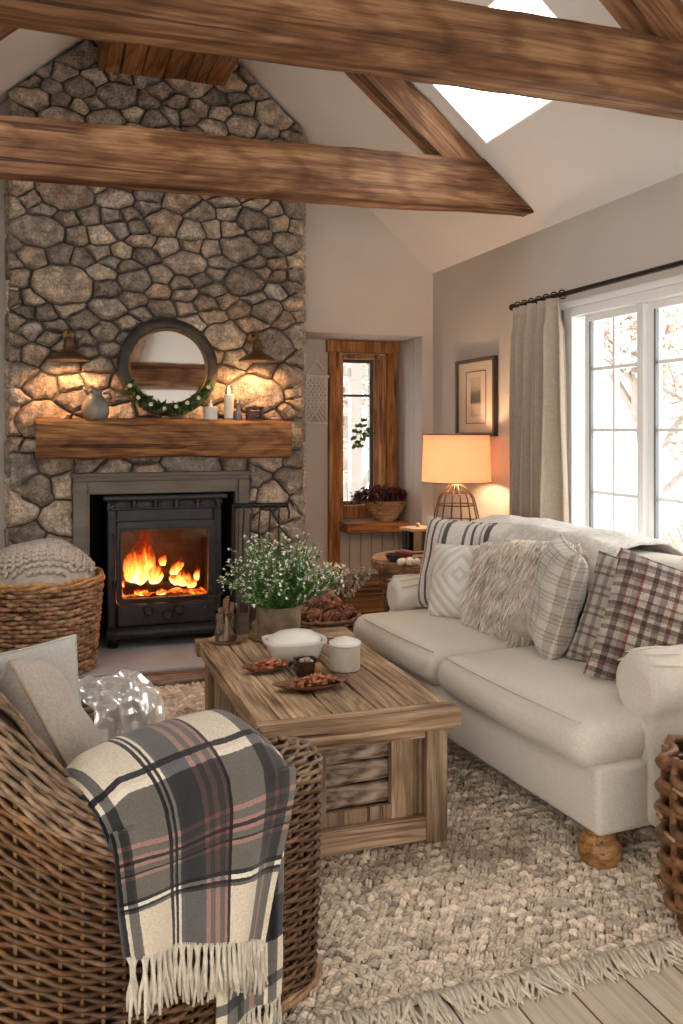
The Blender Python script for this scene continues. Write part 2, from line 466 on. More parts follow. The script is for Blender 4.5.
# outer casing (architrave)
fr.box(X0, XR + .03, WY0 - .0, WY0 + .06, WZ0, WZ1).box(X0, XR + .03, WY1 - .07, WY1, WZ0, WZ1).box(X0, XR + .03, WY0 + .06, WY1 - .07, WZ1 - .045, WZ1)
fr.box(X0 - .012, XR + .03, WY0 - .03, WY1 + .02, WZ1, WZ1 + .035)
fr.box(X0, XR + .16, WY0 + .002, WY0 + .05, WZ0 + .002, WZ1 - .002).box(XR, XR + .16, WY1 - .055, WY1 - .002, WZ0 + .002, WZ1 - .002).box(XR, XR + .16, WY0 + .05, WY1 - .055, WZ1 - .05, WZ1 - .002)
sashes = [(3.345, 3.80), (2.853, 3.308), (2.361, 2.816), (1.869, 2.324)]
for y0, y1 in sashes:
    fr.box(XR - .012, XR + .08, y0 - .036, y0 - .0, WZ0 + .03, WZ1 - .05)
win = struct(fr.build('window_1', WHITEP, smooth=0, bevel=.004))
struct(MB().box(XR - .10, XR + .14, WY0 - .05, WY1 + .05, WZ0 - .035, WZ0).build('window_sill', WHITEP, win, smooth=0, bevel=.006))
GREYS = mat('window_strip_grey', (.16, .17, .18), rough=.5)
for y0, y1 in sashes:
    s_ = MB(); z0, z1 = WZ0 + .01, WZ1 - .06; xx0, xx1 = XR + .012, XR + .057; z1 = WZ1 - .04
    st = .042
    s_.box(xx0, xx1, y0, y0 + st, z0, z1).box(xx0, xx1, y1 - st, y1, z0, z1).box(xx0, xx1, y0 + st, y1 - st, z0, z0 + .06).box(xx0, xx1, y0 + st, y1 - st, z1 - st, z1)
    ym = (y0 + y1) / 2
    s_.box(xx0 + .008, xx1 - .008, ym - .009, ym + .009, z0 + .06, z1 - st)
    for zz in (1.04, 1.35, 1.655):
        s_.box(xx0 + .01, xx1 - .01, y0 + st, y1 - st, zz - .009, zz + .009)
    so = s_.build('sash', WHITEP, win, smooth=0, bevel=.003)
    MB().box(xx0 + .02, xx0 + .026, y0 + st - .003, y1 - st + .003, z0 + .055, z1 - st + .003).build('pane', PANE, so, smooth=0)
    MB().box(xx0 - .001, xx0 + .018, y1 - st - .012, y1 - st, z0 + .06, z1 - st).build('grey_strip', GREYS, so, smooth=0)  # thin dark grey strip along the far edge of each pane
# ---- alcove window: honey pine casing with a dark inner frame
al = MB()
cy0, cy1 = AY - .045, AY + .0
al.box(1.945, 2.03, cy0, cy1, 0.0, 1.965).box(2.395, 2.475, cy0, cy1, .62, 1.965).box(1.93, 2.488, cy0 - .012, cy1, 1.915, 2.0)
al.box(2.03, 2.055, cy0 + .01, AY + .14, .70, 1.90).box(2.345, 2.395, cy0 + .015, AY + .14, .70, 1.90).box(2.055, 2.345, cy0 + .01, AY + .14, 1.87, 1.905)
al.box(2.055, 2.345, cy0 + .01, AY + .14, .70, .80)
aw = struct(al.build('window_2', HONEY, smooth=0, bevel=.004))
g_ = MB(); g_.box(2.056, 2.07, AY + .03, AY + .06, .80, 1.87).box(2.285, 2.31, AY + .03, AY + .06, .80, 1.87).box(2.07, 2.285, AY + .03, AY + .06, 1.845, 1.87).box(2.07, 2.285, AY + .03, AY + .06, .80, .825).box(2.07, 2.285, AY + .032, AY + .058, 1.595, 1.612)
so = g_.build('sash', mat('dark_window_frame', (.07, .06, .05), rough=.5), aw, smooth=0)
MB().box(2.056, 2.31, AY + .042, AY + .046, .80, 1.87).build('pane', PANE, so, smooth=0)
MB().box(2.315, 2.34, AY + .02, AY + .05, .8, 1.87).build('jamb_strip', HONEY, aw, smooth=0)
st_ = MB(); st_.rbox(2.02, 2.495, AY - .22, AY - .03, .615, .69, r=.012, n=8, nz=.006, nsc=6)
struct(st_.build('window_sill', HONEYX, aw, smooth=50))
# added rear doors and left window, both unseen, there to light the room
def added_glazing(name, plane, a0, a1, z0, z1, n):
    mb = MB()
    def bx(m, p, q, za, zb, d0, d1):
        if plane == 'y': m.box(p, q, YR - d1, YR - d0, za, zb)
        else: m.box(XL - d1, XL - d0, p, q, za, zb)
    bx(mb, a0, a0 + .07, z0, z1, 0, .15); bx(mb, a1 - .07, a1, z0, z1, 0, .15); bx(mb, a0 + .07, a1 - .07, z1 - .07, z1, 0, .15); bx(mb, a0 + .07, a1 - .07, z0, z0 + .08, 0, .15)
    for k in range(1, n):
        c_ = a0 + (a1 - a0) * k / n; bx(mb, c_ - .035, c_ + .035, z0 + .08, z1 - .07, .02, .13)
    o_ = struct(mb.build(name, WHITEP, smooth=0, bevel=.004))
    g = MB(); bx(g, a0 + .06, a1 - .06, z0 + .06, z1 - .06, .07, .075); g.build('pane', PANE, o_, smooth=0)
added_glazing('added_rear_doors', 'y', RXa, RXb, 0, RZ1, 3)
added_glazing('added_left_window', 'x', LY0, LY1, LZ0, LZ1, 3)

# ================================================================== TIMBER TRUSSES
def beam(name, p0, p1, w, h, m, parent=None, nzs=.010, seg=60, cut=None, seed=0, up=Vector((0, 0, 1)), r=.012, base=None):
    """rough sawn beam; local X runs along it. p0/p1 are the centre line ends"""
    p0 = Vector(p0); p1 = Vector(p1); L = (p1 - p0).length; X = (p1 - p0).normalized(); Yv = up.cross(X).normalized(); Z = X.cross(Yv)
    Mx = Matrix((X, Yv, Z)).transposed().to_4x4(); Mx.translation = p0
    prof = []
    k = 6
    for (sx, sy, a0) in ((1, 1, 0), (-1, 1, 90), (-1, -1, 180), (1, -1, 270)):
        # corner arc + edge subdivisions
        for j in range(3):
            a = radians(a0 + 45 * j)
            prof.append((sx * (w / 2 - r) + r * cos(a), sy * (h / 2 - r) + r * sin(a)))
        nx = {(1, 1): (-1, 1), (-1, 1): (-1, -1), (-1, -1): (1, -1), (1, -1): (1, 1)}[(sx, sy)]
        q0 = prof[-1]; a = radians(a0 + 90); q1 = (nx[0] * (w / 2 - r) + r * cos(a), nx[1] * (h / 2 - r) + r * sin(a))
        for j in range(1, k): prof.append((q0[0] + (q1[0] - q0[0]) * j / k, q0[1] + (q1[1] - q0[1]) * j / k))
    n = len(prof); V = []; F = []
    for i in range(seg + 1):
        x = L * i / seg
        for (a, b) in prof:
            w1 = noise.noise_vector(Vector((x * 1.3 + seed, a * 3, b * 3))); w2 = noise.noise_vector(Vector((x * 7 + seed, a * 14, b * 14)))
            d = w1 * nzs * 1.3 + w2 * nzs * .45
            xx = x
            p = Vector((x, a + d.y, b + d.z))
            if cut is not None:
                p = cut(p)
            V.append(tuple(p))
    for i in range(seg):
        for j in range(n):
            l = (j + 1) % n; F.append((i * n + j, i * n + l, (i + 1) * n + l, (i + 1) * n + j))
    F.append(tuple(range(n))[::-1]); F.append(tuple(seg * n + j for j in range(n)))
    o = MB().add(V, F).build(name, m, parent, smooth=45)
    o.location = p0 - (Vector(base) if base is not None else Vector((0, 0, 0))); o.rotation_euler = Mx.to_3x3().to_euler()
    return o
def tie(y, th, z0, z1, label, seed, rise=0.0):
    t = thing('roof_truss', label, 'beam', (RX, y + th / 2, 0))
    xe = XR - .03; xs = XL + .03
    def cut(p):       # bevel the ends to the roof slope (p local, x along)
        X = p.x + xs; p.z += rise * (X - 1.2); zz = p.z + (z0 + z1) / 2
        lim = RX + (RZ - zz) / SL - .004
        lim2 = RX - (RZ - zz) / SL + .004
        X = min(X, lim); X = max(X, lim2)
        return Vector((X - xs, p.y, p.z))
    tb = beam('tie_beam', (xs, y + th / 2, (z0 + z1) / 2), (xe, y + th / 2, (z0 + z1) / 2), th, z1 - z0, BEAMW, t, cut=cut, seed=seed, seg=90, base=t.location)
    hh = .17; a = math.atan(SL)
    for sg in (1, -1):
        off = hh / 2 + .004
        # start at ridge, run down the slope to the tie beam top
        zt = z1 - .14
        xt = (RZ - zt - off / cos(a)) / SL
        P0 = Vector((RX + sg * .05, y + th / 2, RZ - SL * .05 - off / cos(a))); P1 = Vector((RX + sg * (xt - .0), y + th / 2, zt))
        rb = beam('rafter', P0, P1, th * .92, hh, BEAMW, t, seed=seed + 3 + sg, seg=50, base=t.location)
    return t
tie(4.12, .13, 2.500, 2.762, 'far rough timber roof truss, nearer the stone chimney, lower beam crossing the picture', 1.0, rise=.017)
tie(2.50, .13, 2.482, 2.712, 'near rough timber roof truss, its beam crossing the top of the picture', 9.0)
# planked ridge beam
w = MB(); xs_ = np.linspace(.295, 1.065, 7)
for i in range(6):
    g = random.uniform(.75, 1.15)
    w.box(xs_[i] + .003, xs_[i + 1] - .003, -2.15, 5.40, 3.49 + random.uniform(0, .006), 3.72, (g, g, g))
o = w.build('ridge_beam', BEAMW2, smooth=0, bevel=.006)
tag(o, 'wide boarded timber ridge beam meeting the top of the stone chimney', 'beam')

# ================================================================== STONE CHIMNEY BREAST
def clip(poly, a, b, c):
    """keep a*x+b*y<=c"""
    out = []
    for i in range(len(poly)):
        p = poly[i]; q = poly[(i + 1) % len(poly)]
        dp = a * p[0] + b * p[1] - c; dq = a * q[0] + b * q[1] - c
        if dp <= 0: out.append(p)
        if (dp < 0 < dq) or (dq < 0 < dp):
            t = dp / (dp - dq); out.append((p[0] + (q[0] - p[0]) * t, p[1] + (q[1] - p[1]) * t))
    return out
def area(p): return abs(sum(p[i][0] * p[(i + 1) % len(p)][1] - p[(i + 1) % len(p)][0] * p[i][1] for i in range(len(p))) / 2)
def voronoi(region, rmin, rmax, rnd, n_try=6000, asp=1.25):
    xs = [p[0] for p in region]; ys = [p[1] for p in region]
    S = []
    def inside(x, y):
        r = False
        for i in range(len(region)):
            x1, y1 = region[i]; x2, y2 = region[(i + 1) % len(region)]
            if (y1 > y) != (y2 > y) and x < (x2 - x1) * (y - y1) / (y2 - y1) + x1: r = not r
        return r
    for k in range(n_try):
        x = rnd.uniform(min(xs), max(xs)); y = rnd.uniform(min(ys), max(ys))
        if not inside(x, y): continue
        r = rmin + (rmax - rmin) * rnd.random() ** 1.6 * (1 - k / n_try * .8)
        if all(((x - a) / asp) ** 2 + (y - b) ** 2 > (.5 * (r + c)) ** 2 for a, b, c in S): S.append((x, y, r))
    cells = []
    for i, (x, y, r) in enumerate(S):
        poly = list(region)
        nb = sorted((s for j, s in enumerate(S) if j != i), key=lambda s: (s[0] - x) ** 2 + (s[1] - y) ** 2)[:26]
        for (a, b, c) in nb:
            # power diagram so that big stones stay big
            dx, dy = (a - x) / asp ** 2, b - y
            cc = ((a * a - x * x) / asp ** 2 + (b * b - y * y) - (c * c - r * r) * .25) / 2
            poly = clip(poly, dx, dy, cc)
            if len(poly) < 3: break
        if len(poly) >= 3 and area(poly) > .0012: cells.append(poly)
    return cells
def chaikin(p, k=.2):
    out = []
    for i in range(len(p)):
        a = p[i]; b = p[(i + 1) % len(p)]
        out.append((a[0] * (1 - k) + b[0] * k, a[1] * (1 - k) + b[1] * k)); out.append((a[0] * k + b[0] * (1 - k), a[1] * k + b[1] * (1 - k)))
    return out
PAL = [(.31, .275, .235), (.36, .32, .28), (.25, .225, .20), (.42, .37, .31), (.33, .28, .23), (.28, .24, .205), (.47, .41, .34), (.31, .29, .27), (.38, .30, .235), (.23, .205, .185), (.34, .31, .28)]
def stones(mb, cells, plane_y, rnd, axis='y'):
    for poly in cells:
        A = area(poly); R = sqrt(A)
        gap = .005 + .004 * rnd.random()
        # shrink towards the centroid by the grout width, then soften the corners
        cx = sum(p[0] for p in poly) / len(poly); cy = sum(p[1] for p in poly) / len(poly)
        # drop tiny edges, subdivide long ones
        q = []
        for i in range(len(poly)):
            a = poly[i]; b = poly[(i + 1) % len(poly)]
            L = sqrt((a[0] - b[0]) ** 2 + (a[1] - b[1]) ** 2)
            q.append(a)
            m_ = int(L / .035)
            for jj in range(1, m_):
                f_ = jj / m_; px, py = a[0] + (b[0] - a[0]) * f_, a[1] + (b[1] - a[1]) * f_; w_ = noise.noise_vector(Vector((px * 14, py * 14, 2.2))) * .013
                q.append((px + w_.x, py + w_.y))
        poly = chaikin(chaikin(q, .14), .2)
        n = len(poly); h = .030 + rnd.random() * .032; tilt = (rnd.uniform(-.12, .12), rnd.uniform(-.12, .12))
        base = rnd.choice(PAL); g = rnd.uniform(.82, 1.22); col = np.array(base) * g
        rings = [(0.0, -.012), (.0, .35), (.010, .78), (.026, .96)]
        V = []; C = []
        sd = rnd.random() * 50
        def ring(inset, hh, sc=None):
            for (x, y) in poly:
                dx, dy = x - cx, y - cy; d = sqrt(dx * dx + dy * dy) + 1e-6
                k = max(.12, (d - gap - inset * min(1, R / .14)) / d) if sc is None else sc * (d - gap) / d
                X = cx + dx * k; Yy = cy + dy * k
                nn = noise.noise(Vector((X * 17 + sd, Yy * 17, 3))) * .014 + noise.noise(Vector((X * 45 + sd, Yy * 45, 7))) * .006
                dep = (h * hh + (tilt[0] * (X - cx) + tilt[1] * (Yy - cy) + nn) * (hh > .3) * min(1, hh)) if hh >= 0 else hh
                ex = noise.noise(Vector((X * 30, Yy * 30, sd))) * .004
                V.append((X + ex, plane_y - dep, Yy + ex))
                cn = 1 + .35 * noise.noise(Vector((X * 9 + sd, Yy * 9, 1)))
                C.append(col * cn)
        for i_, (ins, hh) in enumerate(rings): ring(ins, hh)
        ring(0, 1.0, .72); ring(0, 1.03, .5); ring(0, 1.05, .25)
        V.append((cx, plane_y - h * 1.05, cy)); C.append(col)
        F = []
        m = 7
        for j in range(m - 1):
            for i in range(n):
                l = (i + 1) % n
                F.append((j * n + i, j * n + l, (j + 1) * n + l, (j + 1) * n + i))
        for i in range(n): F.append(((m - 1) * n + i, (m - 1) * n + (i + 1) % n, m * n))
        if poly_area_sign(poly) < 0: F = [f[::-1] for f in F]
        mb.add(V, F, np.array(C))
def poly_area_sign(p): return sum(p[i][0] * p[(i + 1) % len(p)][1] - p[(i + 1) % len(p)][0] * p[i][1] for i in range(len(p)))
rnd = random.Random(21)
fp = thing('stone_fireplace', 'tall rubble stone chimney breast and fireplace around the black stove', 'fireplace', (.69, 5.45, 0))
FX0, FX1, FY = -.205, 1.59, 5.45
OX0, OX1, OZ = .255, 1.125, .985     # stove opening
STONE = mat('rubble_stone', (1.62, 1.57, 1.50), (.80, .77, .74), rough=.88, scale=17, attr=True, bump=1.0, bscale=60, bdist=.012, detail=9, contrast=(.32, .68))
nt = STONE.node_tree; b = nt.nodes['Principled BSDF']; src = b.inputs['Base Color'].links[0].from_socket
g1 = ramp(nt, nz(nt, coords(nt), 75, 5, .75), [(.36, (.52, .50, .48)), (.5, (1, 1, 1)), (.66, (1.45, 1.42, 1.36))])
g2 = ramp(nt, nz(nt, coords(nt), 28, 6, .7, .6), [(.33, (.62, .58, .53)), (.6, (1.15, 1.13, 1.1))])
nt.links.new(mixc(nt, mixc(nt, src, g1, .85), g2, .8), b.inputs['Base Color'])
MORTAR = mat('stone_mortar', (.15, .13, .11), (.09, .078, .066), rough=.95, scale=20, bump=.6, bscale=90)
def rel(mb):   # shift built geometry into the fireplace's own frame
    mb.v = [v - np.array([.69, 5.45, 0]) for v in mb.v]; return mb
b_ = MB()
top = [(FX0 + .01, 0), (OX0, 0), (OX0, OZ), (OX1, OZ), (OX1, 0), (FX1 - .01, 0), (FX1 - .01, cz(FX1) - .01), (RX, RZ - .01), (FX0 + .01, cz(FX0) - .01)]
n = len(top)
V = [(x, FY, z) for x, z in top] + [(x, 5.598, z) for x, z in top]
b_.add(V, [(0, 1, 2, 7, 8), (2, 3, 7), (3, 4, 5, 6, 7), tuple(range(n, 2 * n))[::-1]] + [(i, (i + 1) % n, (i + 1) % n + n, i + n) for i in range(n)])
rel(b_).build('mortar_core', MORTAR, fp, smooth=0)
s_ = MB()
ZS = 1.22
up_cells = voronoi([(FX0, ZS), (FX1, ZS), (FX1, cz(FX1) - .012), (RX, RZ - .02), (FX0, cz(FX0) - .012)], .06, .25, rnd, asp=1.5, n_try=12000)
stones(s_, up_cells, FY - .0, rnd)
stones(s_, voronoi([(FX0, .04), (OX0 - .09, .04), (OX0 - .09, ZS), (FX0, ZS)], .10, .24, rnd), FY, rnd)
stones(s_, voronoi([(OX1 + .09, .04), (FX1, .04), (FX1, ZS), (OX1 + .09, ZS)], .09, .22, rnd), FY, rnd)
stones(s_, voronoi([(OX0 - .09, 1.07), (OX1 + .09, 1.07), (OX1 + .09, ZS), (OX0 - .09, ZS)], .11, .26, rnd, asp=1.6), FY, rnd)
# return faces (thin sides of the breast), quoins
for xx, sg in ((FX1, 1), (FX0, -1)):
    z = .04
    while z < cz(xx) - .25:
        hgt = rnd.uniform(.14, .30); g = rnd.uniform(.8, 1.2); c = np.array(rnd.choice(PAL)) * g
        s_.rbox(xx - .075 if sg > 0 else xx - .018, xx + .018 if sg > 0 else xx + .075, FY - .004, 5.59, z, min(z + hgt - .012, cz(xx) - .03), r=.018, n=8, nz=.010, nsc=9, col=c)
        z += hgt
rel(s_).build('stonework', STONE, fp, smooth=55)
# firebox recess
f_ = MB()
f_.box(OX0 - .02, OX1 + .02, 5.98, 6.0, 0, OZ + .02).box(OX0 - .04, OX0, 5.598, 6.0, 0, OZ + .02).box(OX1, OX1 + .04, 5.598, 6.0, 0, OZ + .02).box(OX0 - .04, OX1 + .04, 5.598, 6.0, OZ, OZ + .04)
f_.box(OX0 - .012, OX0 + .004, FY, 5.6, 0, OZ).box(OX1 - .004, OX1 + .012, FY, 5.6, 0, OZ)
rel(f_).build('firebox_lining', IRON2, fp, smooth=0)
# timber-grey surround: two nested frames
SUR = mat('grey_surround', (.215, .19, .155), (.16, .14, .115), rough=.6, scale=5, stretch=(1, 1, 4), bump=.2, bscale=40)
q = MB(); y0 = FY - .075
q.box(.155, OX0 - .02, y0, FY + .02, .045, 1.045).box(OX1 + .02, 1.215, y0, FY + .02, .045, 1.045).box(.155, 1.215, y0, FY + .02, 1.045, 1.075)
q.box(.215, OX0 - .004, y0 + .018, FY + .03, .045, 1.0).box(OX1 + .004, 1.165, y0 + .018, FY + .03, .045, 1.0).box(.215, 1.165, y0 + .018, FY + .03, OZ - .02, 1.045)
q.box(.14, 1.23, y0 - .02, FY + .02, 1.072, 1.095)
rel(q).build('surround', SUR, fp, smooth=0, bevel=.006)
# slate hearth + worn timber border
SLATE = mat('slate_hearth', (.50, .53, .545), (.41, .435, .45), rough=.75, scale=5, bump=.25, bscale=50)
q = MB().rbox(-.75, 1.62, 4.86, 5.99, .0, .04, r=.008, n=8)
rel(q).build('hearth', SLATE, fp, smooth=50)
mt = beam('mantel', (-.05, 5.29, 1.302), (1.425, 5.29, 1.302), .27, .225, MANTW, fp, nzs=.016, seed=4.4, r=.045, base=fp.location)
# worn plank between hearth and rug
EDGE = wood('worn_grey_plank', (.11, .09, .075), (.27, .235, .20), (.42, .375, .325), grain=1.2, bump=.7)
q = MB().rbox(-.70, .48, 4.645, 4.85, 0, .035, r=.008, n=10, nz=.006).rbox(.50, 1.58, 4.645, 4.85, 0, .03, r=.008, n=10, nz=.006)
struct(q.build('trim_3', EDGE, smooth=50))
# ================================================================== STOVE
def T3(mb, off): mb.v = [v - np.array(off) for v in mb.v]; return mb
so_ = (.70, 5.5, .04)
st = thing('wood_stove', 'black cast iron stove with a glass door and fire burning inside', 'stove', so_)
SX0, SX1, SY = .355, 1.045, 5.415
q = MB()   # hollow body
q.box(SX0, SX0 + .05, SY, 5.86, .10, .87).box(SX1 - .05, SX1, SY, 5.86, .10, .87).box(SX0 + .05, SX1 - .05, 5.82, 5.86, .10, .87)
q.box(SX0 + .05, SX1 - .05, SY, 5.82, .79, .87).box(SX0 + .05, SX1 - .05, SY, 5.82, .26, .30).box(SX0 + .05, SX1 - .05, SY + .02, 5.5, .12, .26)
T3(q, so_).build('body', IRON, st, smooth=0, bevel=.008)
q = MB().rbox(SX0 - .03, SX1 + .03, SY - .05, 5.88, .925, .955, r=.012, n=8)
T3(q, so_).build('top_plate', IRON, st)
# pierced gallery under the top plate
q = MB()
q.box(SX0 - .0, SX1 + .0, SY + .01, SY + .03, .868, .93)
for i in range(5):
    xa = SX0 + .09 + i * .128; c_ = (xa, SY - .005, .90)
    pts = []
    for k in range(16):
        a = 2 * pi * k / 16; pts.append((xa + .046 * (abs(cos(a)) ** .6) * (1 if cos(a) > 0 else -1), SY - .008, .898 + .022 * (abs(sin(a)) ** .6) * (1 if sin(a) > 0 else -1)))
    q.tube(pts, .008, 6, closed=True)
    q.rbox(xa + .052, xa + .076, SY - .02, SY + .02, .872, .926, r=.008, n=7)
q.tube([(SX0 + .02, SY - .008, .872), (SX1 - .02, SY - .008, .872)], .009, 8)
q.tube([(SX0 + .0, SY - .008, .90), (SX0 + .045, SY - .01, .918)], .012, 8).tube([(SX1 - .0, SY - .008, .90), (SX1 - .045, SY - .01, .918)], .012, 8)
T3(q, so_).build('gallery_rail', IRON, st)
# door frame with moulded edge
dx0, dx1, dz0, dz1 = .405, 1.0, .305, .80
gx0, gx1, gz0, gz1 = .437, .955, .335, .745
def frame_loop(mb, a, w_in, y0, y1, r=.03):
    x0, x1, z0, z1 = a
    def rr(x0, x1, z0, z1, r):
        P = []
        for (cx, cz_, a0) in ((x1 - r, z1 - r, 0), (x0 + r, z1 - r, 90), (x0 + r, z0 + r, 180), (x1 - r, z0 + r, 270)):
            for k in range(5): t = radians(a0 + k * 22.5); P.append((cx + r * cos(t), cz_ + r * sin(t)))
        return P
    A = rr(x0, x1, z0, z1, r); B = rr(*w_in, r * .8)
    n = len(A)
    V = [(x, y0, z) for x, z in A] + [(x, y1, z) for x, z in A] + [(x, y1, z) for x, z in B] + [(x, y0, z) for x, z in B]
    F = []
    for ring in range(4):
        for i in range(n):
            j = (i + 1) % n; r2 = (ring + 1) % 4
            F.append((ring * n + i, ring * n + j, r2 * n + j, r2 * n + i))
    mb.add(V, F)
q = MB(); frame_loop(q, (dx0, dx1, dz0, dz1), (gx0, gx1, gz0, gz1), SY, SY - .035)
frame_loop(q, (gx0 - .014, gx1 + .014, gz0 - .014, gz1 + .014), (gx0, gx1, gz0, gz1), SY - .03, SY - .045)
T3(q, so_).build('door', IRON, st, smooth=35, bevel=.004)
STG = glass('stove_glass', (1, .93, .86), .05)
T3(MB().box(gx0 - .005, gx1 + .005, SY - .012, SY - .008, gz0 - .005, gz1 + .005), so_).build('door_glass', STG, st, smooth=0)
for z in (.42, .70): T3(MB().tube([(dx0 - .012, SY - .025, z - .03), (dx0 - .012, SY - .025, z + .03)], .010, 8), so_).build('hinge', IRON, st)
q = MB(); q.tube([(dx1 - .05, SY - .05, .325), (dx1 - .0, SY - .065, .325), (dx1 + .04, SY - .06, .34)], .009, 8)
T3(q, so_).build('door_handle', IRON, st)
# lower panel with knobs, ash lip, legs
KNOBM = mat('polished_black_knob', (.08, .08, .085), rough=.2, metal=.6)
q = MB().rbox(.41, 1.01, SY - .03, SY + .04, .165, .295, r=.012, n=8)
T3(q, so_).build('lower_panel', IRON, st)
for (x, z, r) in ((.59, .262, .030), (.703, .232, .030), (.775, .262, .030), (.93, .265, .014)):
    q = MB(); prof = [(r * .45, 0), (r * .5, .015), (r, .02), (r * 1.02, .034), (r * .8, .042), (0, .044)]
    q.lathe(prof, 20)
    o = q.build('knob', KNOBM, st, loc=(x - so_[0], SY - .03 - so_[1], z - so_[2]), rot=(radians(90), 0, 0))
q = MB(); V = []
def lip(u, v):
    x = .345 + u * .71; e = 1 - (2 * u - 1) ** 4 * .35
    a = v * pi
    return (x, SY - .02 - (.075 * e) * sin(a) ** .7 * (1 if v < 1 else 1), .135 + .028 * cos(a))
q.grid(lip, 30, 10)
q.box(.35, 1.05, SY - .03, SY + .3, .095, .125)
T3(q, so_).build('ash_lip', IRON, st)
for x in (.39, 1.01):
    for y in (SY + .02, 5.80):
        T3(MB().lathe([(.032, 0), (.034, .01), (.02, .022), (.024, .06), (.03, .075)], 16, (x, y, .0399)), so_).build('leg', IRON, st)
# fire: logs, embers, flames
BARK = mat('charred_log', (.05, .03, .02), (.012, .008, .006), rough=.95, scale=30, bump=.8, bscale=60)
m, nt, b = _new('glowing_embers')
e = nz(nt, coords(nt), 26, 4, .6)
nt.links.new(ramp(nt, e, [(.38, (.02, .004, .001)), (.52, (.9, .10, .008)), (.66, (1, .45, .06))]), b.inputs['Emission Color']); b.inputs['Emission Strength'].default_value = 1.0
b.inputs['Base Color'].default_value = (.03, .015, .01, 1); EMB = m
q = MB()
def bed(u, v):
    x = SX0 + .055 + u * (SX1 - SX0 - .11); y = SY + .02 + v * .36
    return (x, y, .302 + .05 * max(0, sin(pi * u)) ** .5 + .025 * noise.noise(Vector((x * 22, y * 22, 0))))
q.grid(bed, 40, 24)
tag(q.build('embers', EMB, smooth=180), 'glowing ember bed on the floor of the stove', 'embers', kind='stuff')
def log(p0, p1, r, label, m=BARK, seed=0, group=None, name='firewood_log', flat=1):
    p0 = Vector(p0); p1 = Vector(p1); q = MB(); n = 14; seg = 16; V = []; F = []
    X = (p1 - p0).normalized(); Yv = X.cross(Vector((0, 0, 1))).normalized(); Z = X.cross(Yv)
    for i in range(seg + 1):
        for k in range(n):
            a = 2 * pi * k / n; rr = r * (1 + .12 * noise.noise(Vector((cos(a) * 2 + seed, sin(a) * 2, i * .3))) + .06 * noise.noise(Vector((cos(a) * 7, sin(a) * 7 + seed, i * .8))))
            P = p0 + (p1 - p0) * (i / seg) + Yv * cos(a) * rr + Z * sin(a) * rr * flat
            V.append(tuple(P - p0))
    for i in range(seg):
        for k in range(n): F.append((i * n + k, i * n + (k + 1) % n, (i + 1) * n + (k + 1) % n, (i + 1) * n + k))
    F.append(tuple(range(n))[::-1]); F.append(tuple(seg * n + k for k in range(n)))
    o = q.add(V, F).build(name, m, smooth=50, loc=p0)
    return tag(o, label, 'log', group)
log((.47, 5.53, .365), (.72, 5.60, .37), .05, 'charred log lying at the left in the burning stove', seed=2)
log((.60, 5.50, .36), (.93, 5.62, .38), .045, 'charred log lying at the right in the burning stove', seed=5)
log((.58, 5.58, .455), (.82, 5.54, .43), .040, 'charred log on top of the two others in the stove', seed=8)
# flames: tapering tongues
def flame_mat():
    m, nt, b = _new('flame')
    for n_ in list(nt.nodes): nt.nodes.remove(n_)
    out = nt.nodes.new('ShaderNodeOutputMaterial'); em = nt.nodes.new('ShaderNodeEmission'); tr = nt.nodes.new('ShaderNodeBsdfTransparent'); mx = nt.nodes.new('ShaderNodeMixShader')
    tc = nt.nodes.new('ShaderNodeTexCoord'); sp = nt.nodes.new('ShaderNodeSeparateXYZ'); nt.links.new(tc.outputs['UV'], sp.inputs[0])
    v = coords(nt, (14, 14, 5)); f = nz(nt, v, 1.6, 4, .65, .8)
    ad = nt.nodes.new('ShaderNodeMath'); ad.operation = 'MULTIPLY_ADD'; ad.inputs[1].default_value = .9; nt.links.new(f, ad.inputs[0]); nt.links.new(sp.outputs[1], ad.inputs[2])
    nt.links.new(ramp(nt, ad.outputs[0], [(.42, (1, .62, .22)), (.68, (1, .30, .045)), (.95, (.85, .08, .006)), (1.0, (.4, .015, .002))]), em.inputs[0])
    st2 = ramp(nt, ad.outputs[0], [(.3, (1, 1, 1)), (.75, (.40, .40, .40)), (1.0, (.1, .1, .1))])
    mu = nt.nodes.new('ShaderNodeMath'); mu.operation = 'MULTIPLY'; nt.links.new(st2, mu.inputs[0]); mu.inputs[1].default_value = 4.6
    nt.links.new(mu.outputs[0], em.inputs[1])
    al = ramp(nt, ad.outputs[0], [(.7, (.95, .95, .95)), (1.0, (.15, .15, .15))])
    lw = nt.nodes.new('ShaderNodeLayerWeight'); lw.inputs[0].default_value = .35
    inv = nt.nodes.new('ShaderNodeMath'); inv.operation = 'SUBTRACT'; inv.inputs[0].default_value = 1; nt.links.new(lw.outputs['Facing'], inv.inputs[1])
    m2 = nt.nodes.new('ShaderNodeMath'); m2.operation = 'MULTIPLY'; nt.links.new(al, m2.inputs[0]); nt.links.new(inv.outputs[0], m2.inputs[1])
    nt.links.new(m2.outputs[0], mx.inputs[0]); nt.links.new(tr.outputs[0], mx.inputs[1]); nt.links.new(em.outputs[0], mx.inputs[2]); nt.links.new(mx.outputs[0], out.inputs[0])
    return m
FLM = flame_mat()
rf = random.Random(5)
q = MB()
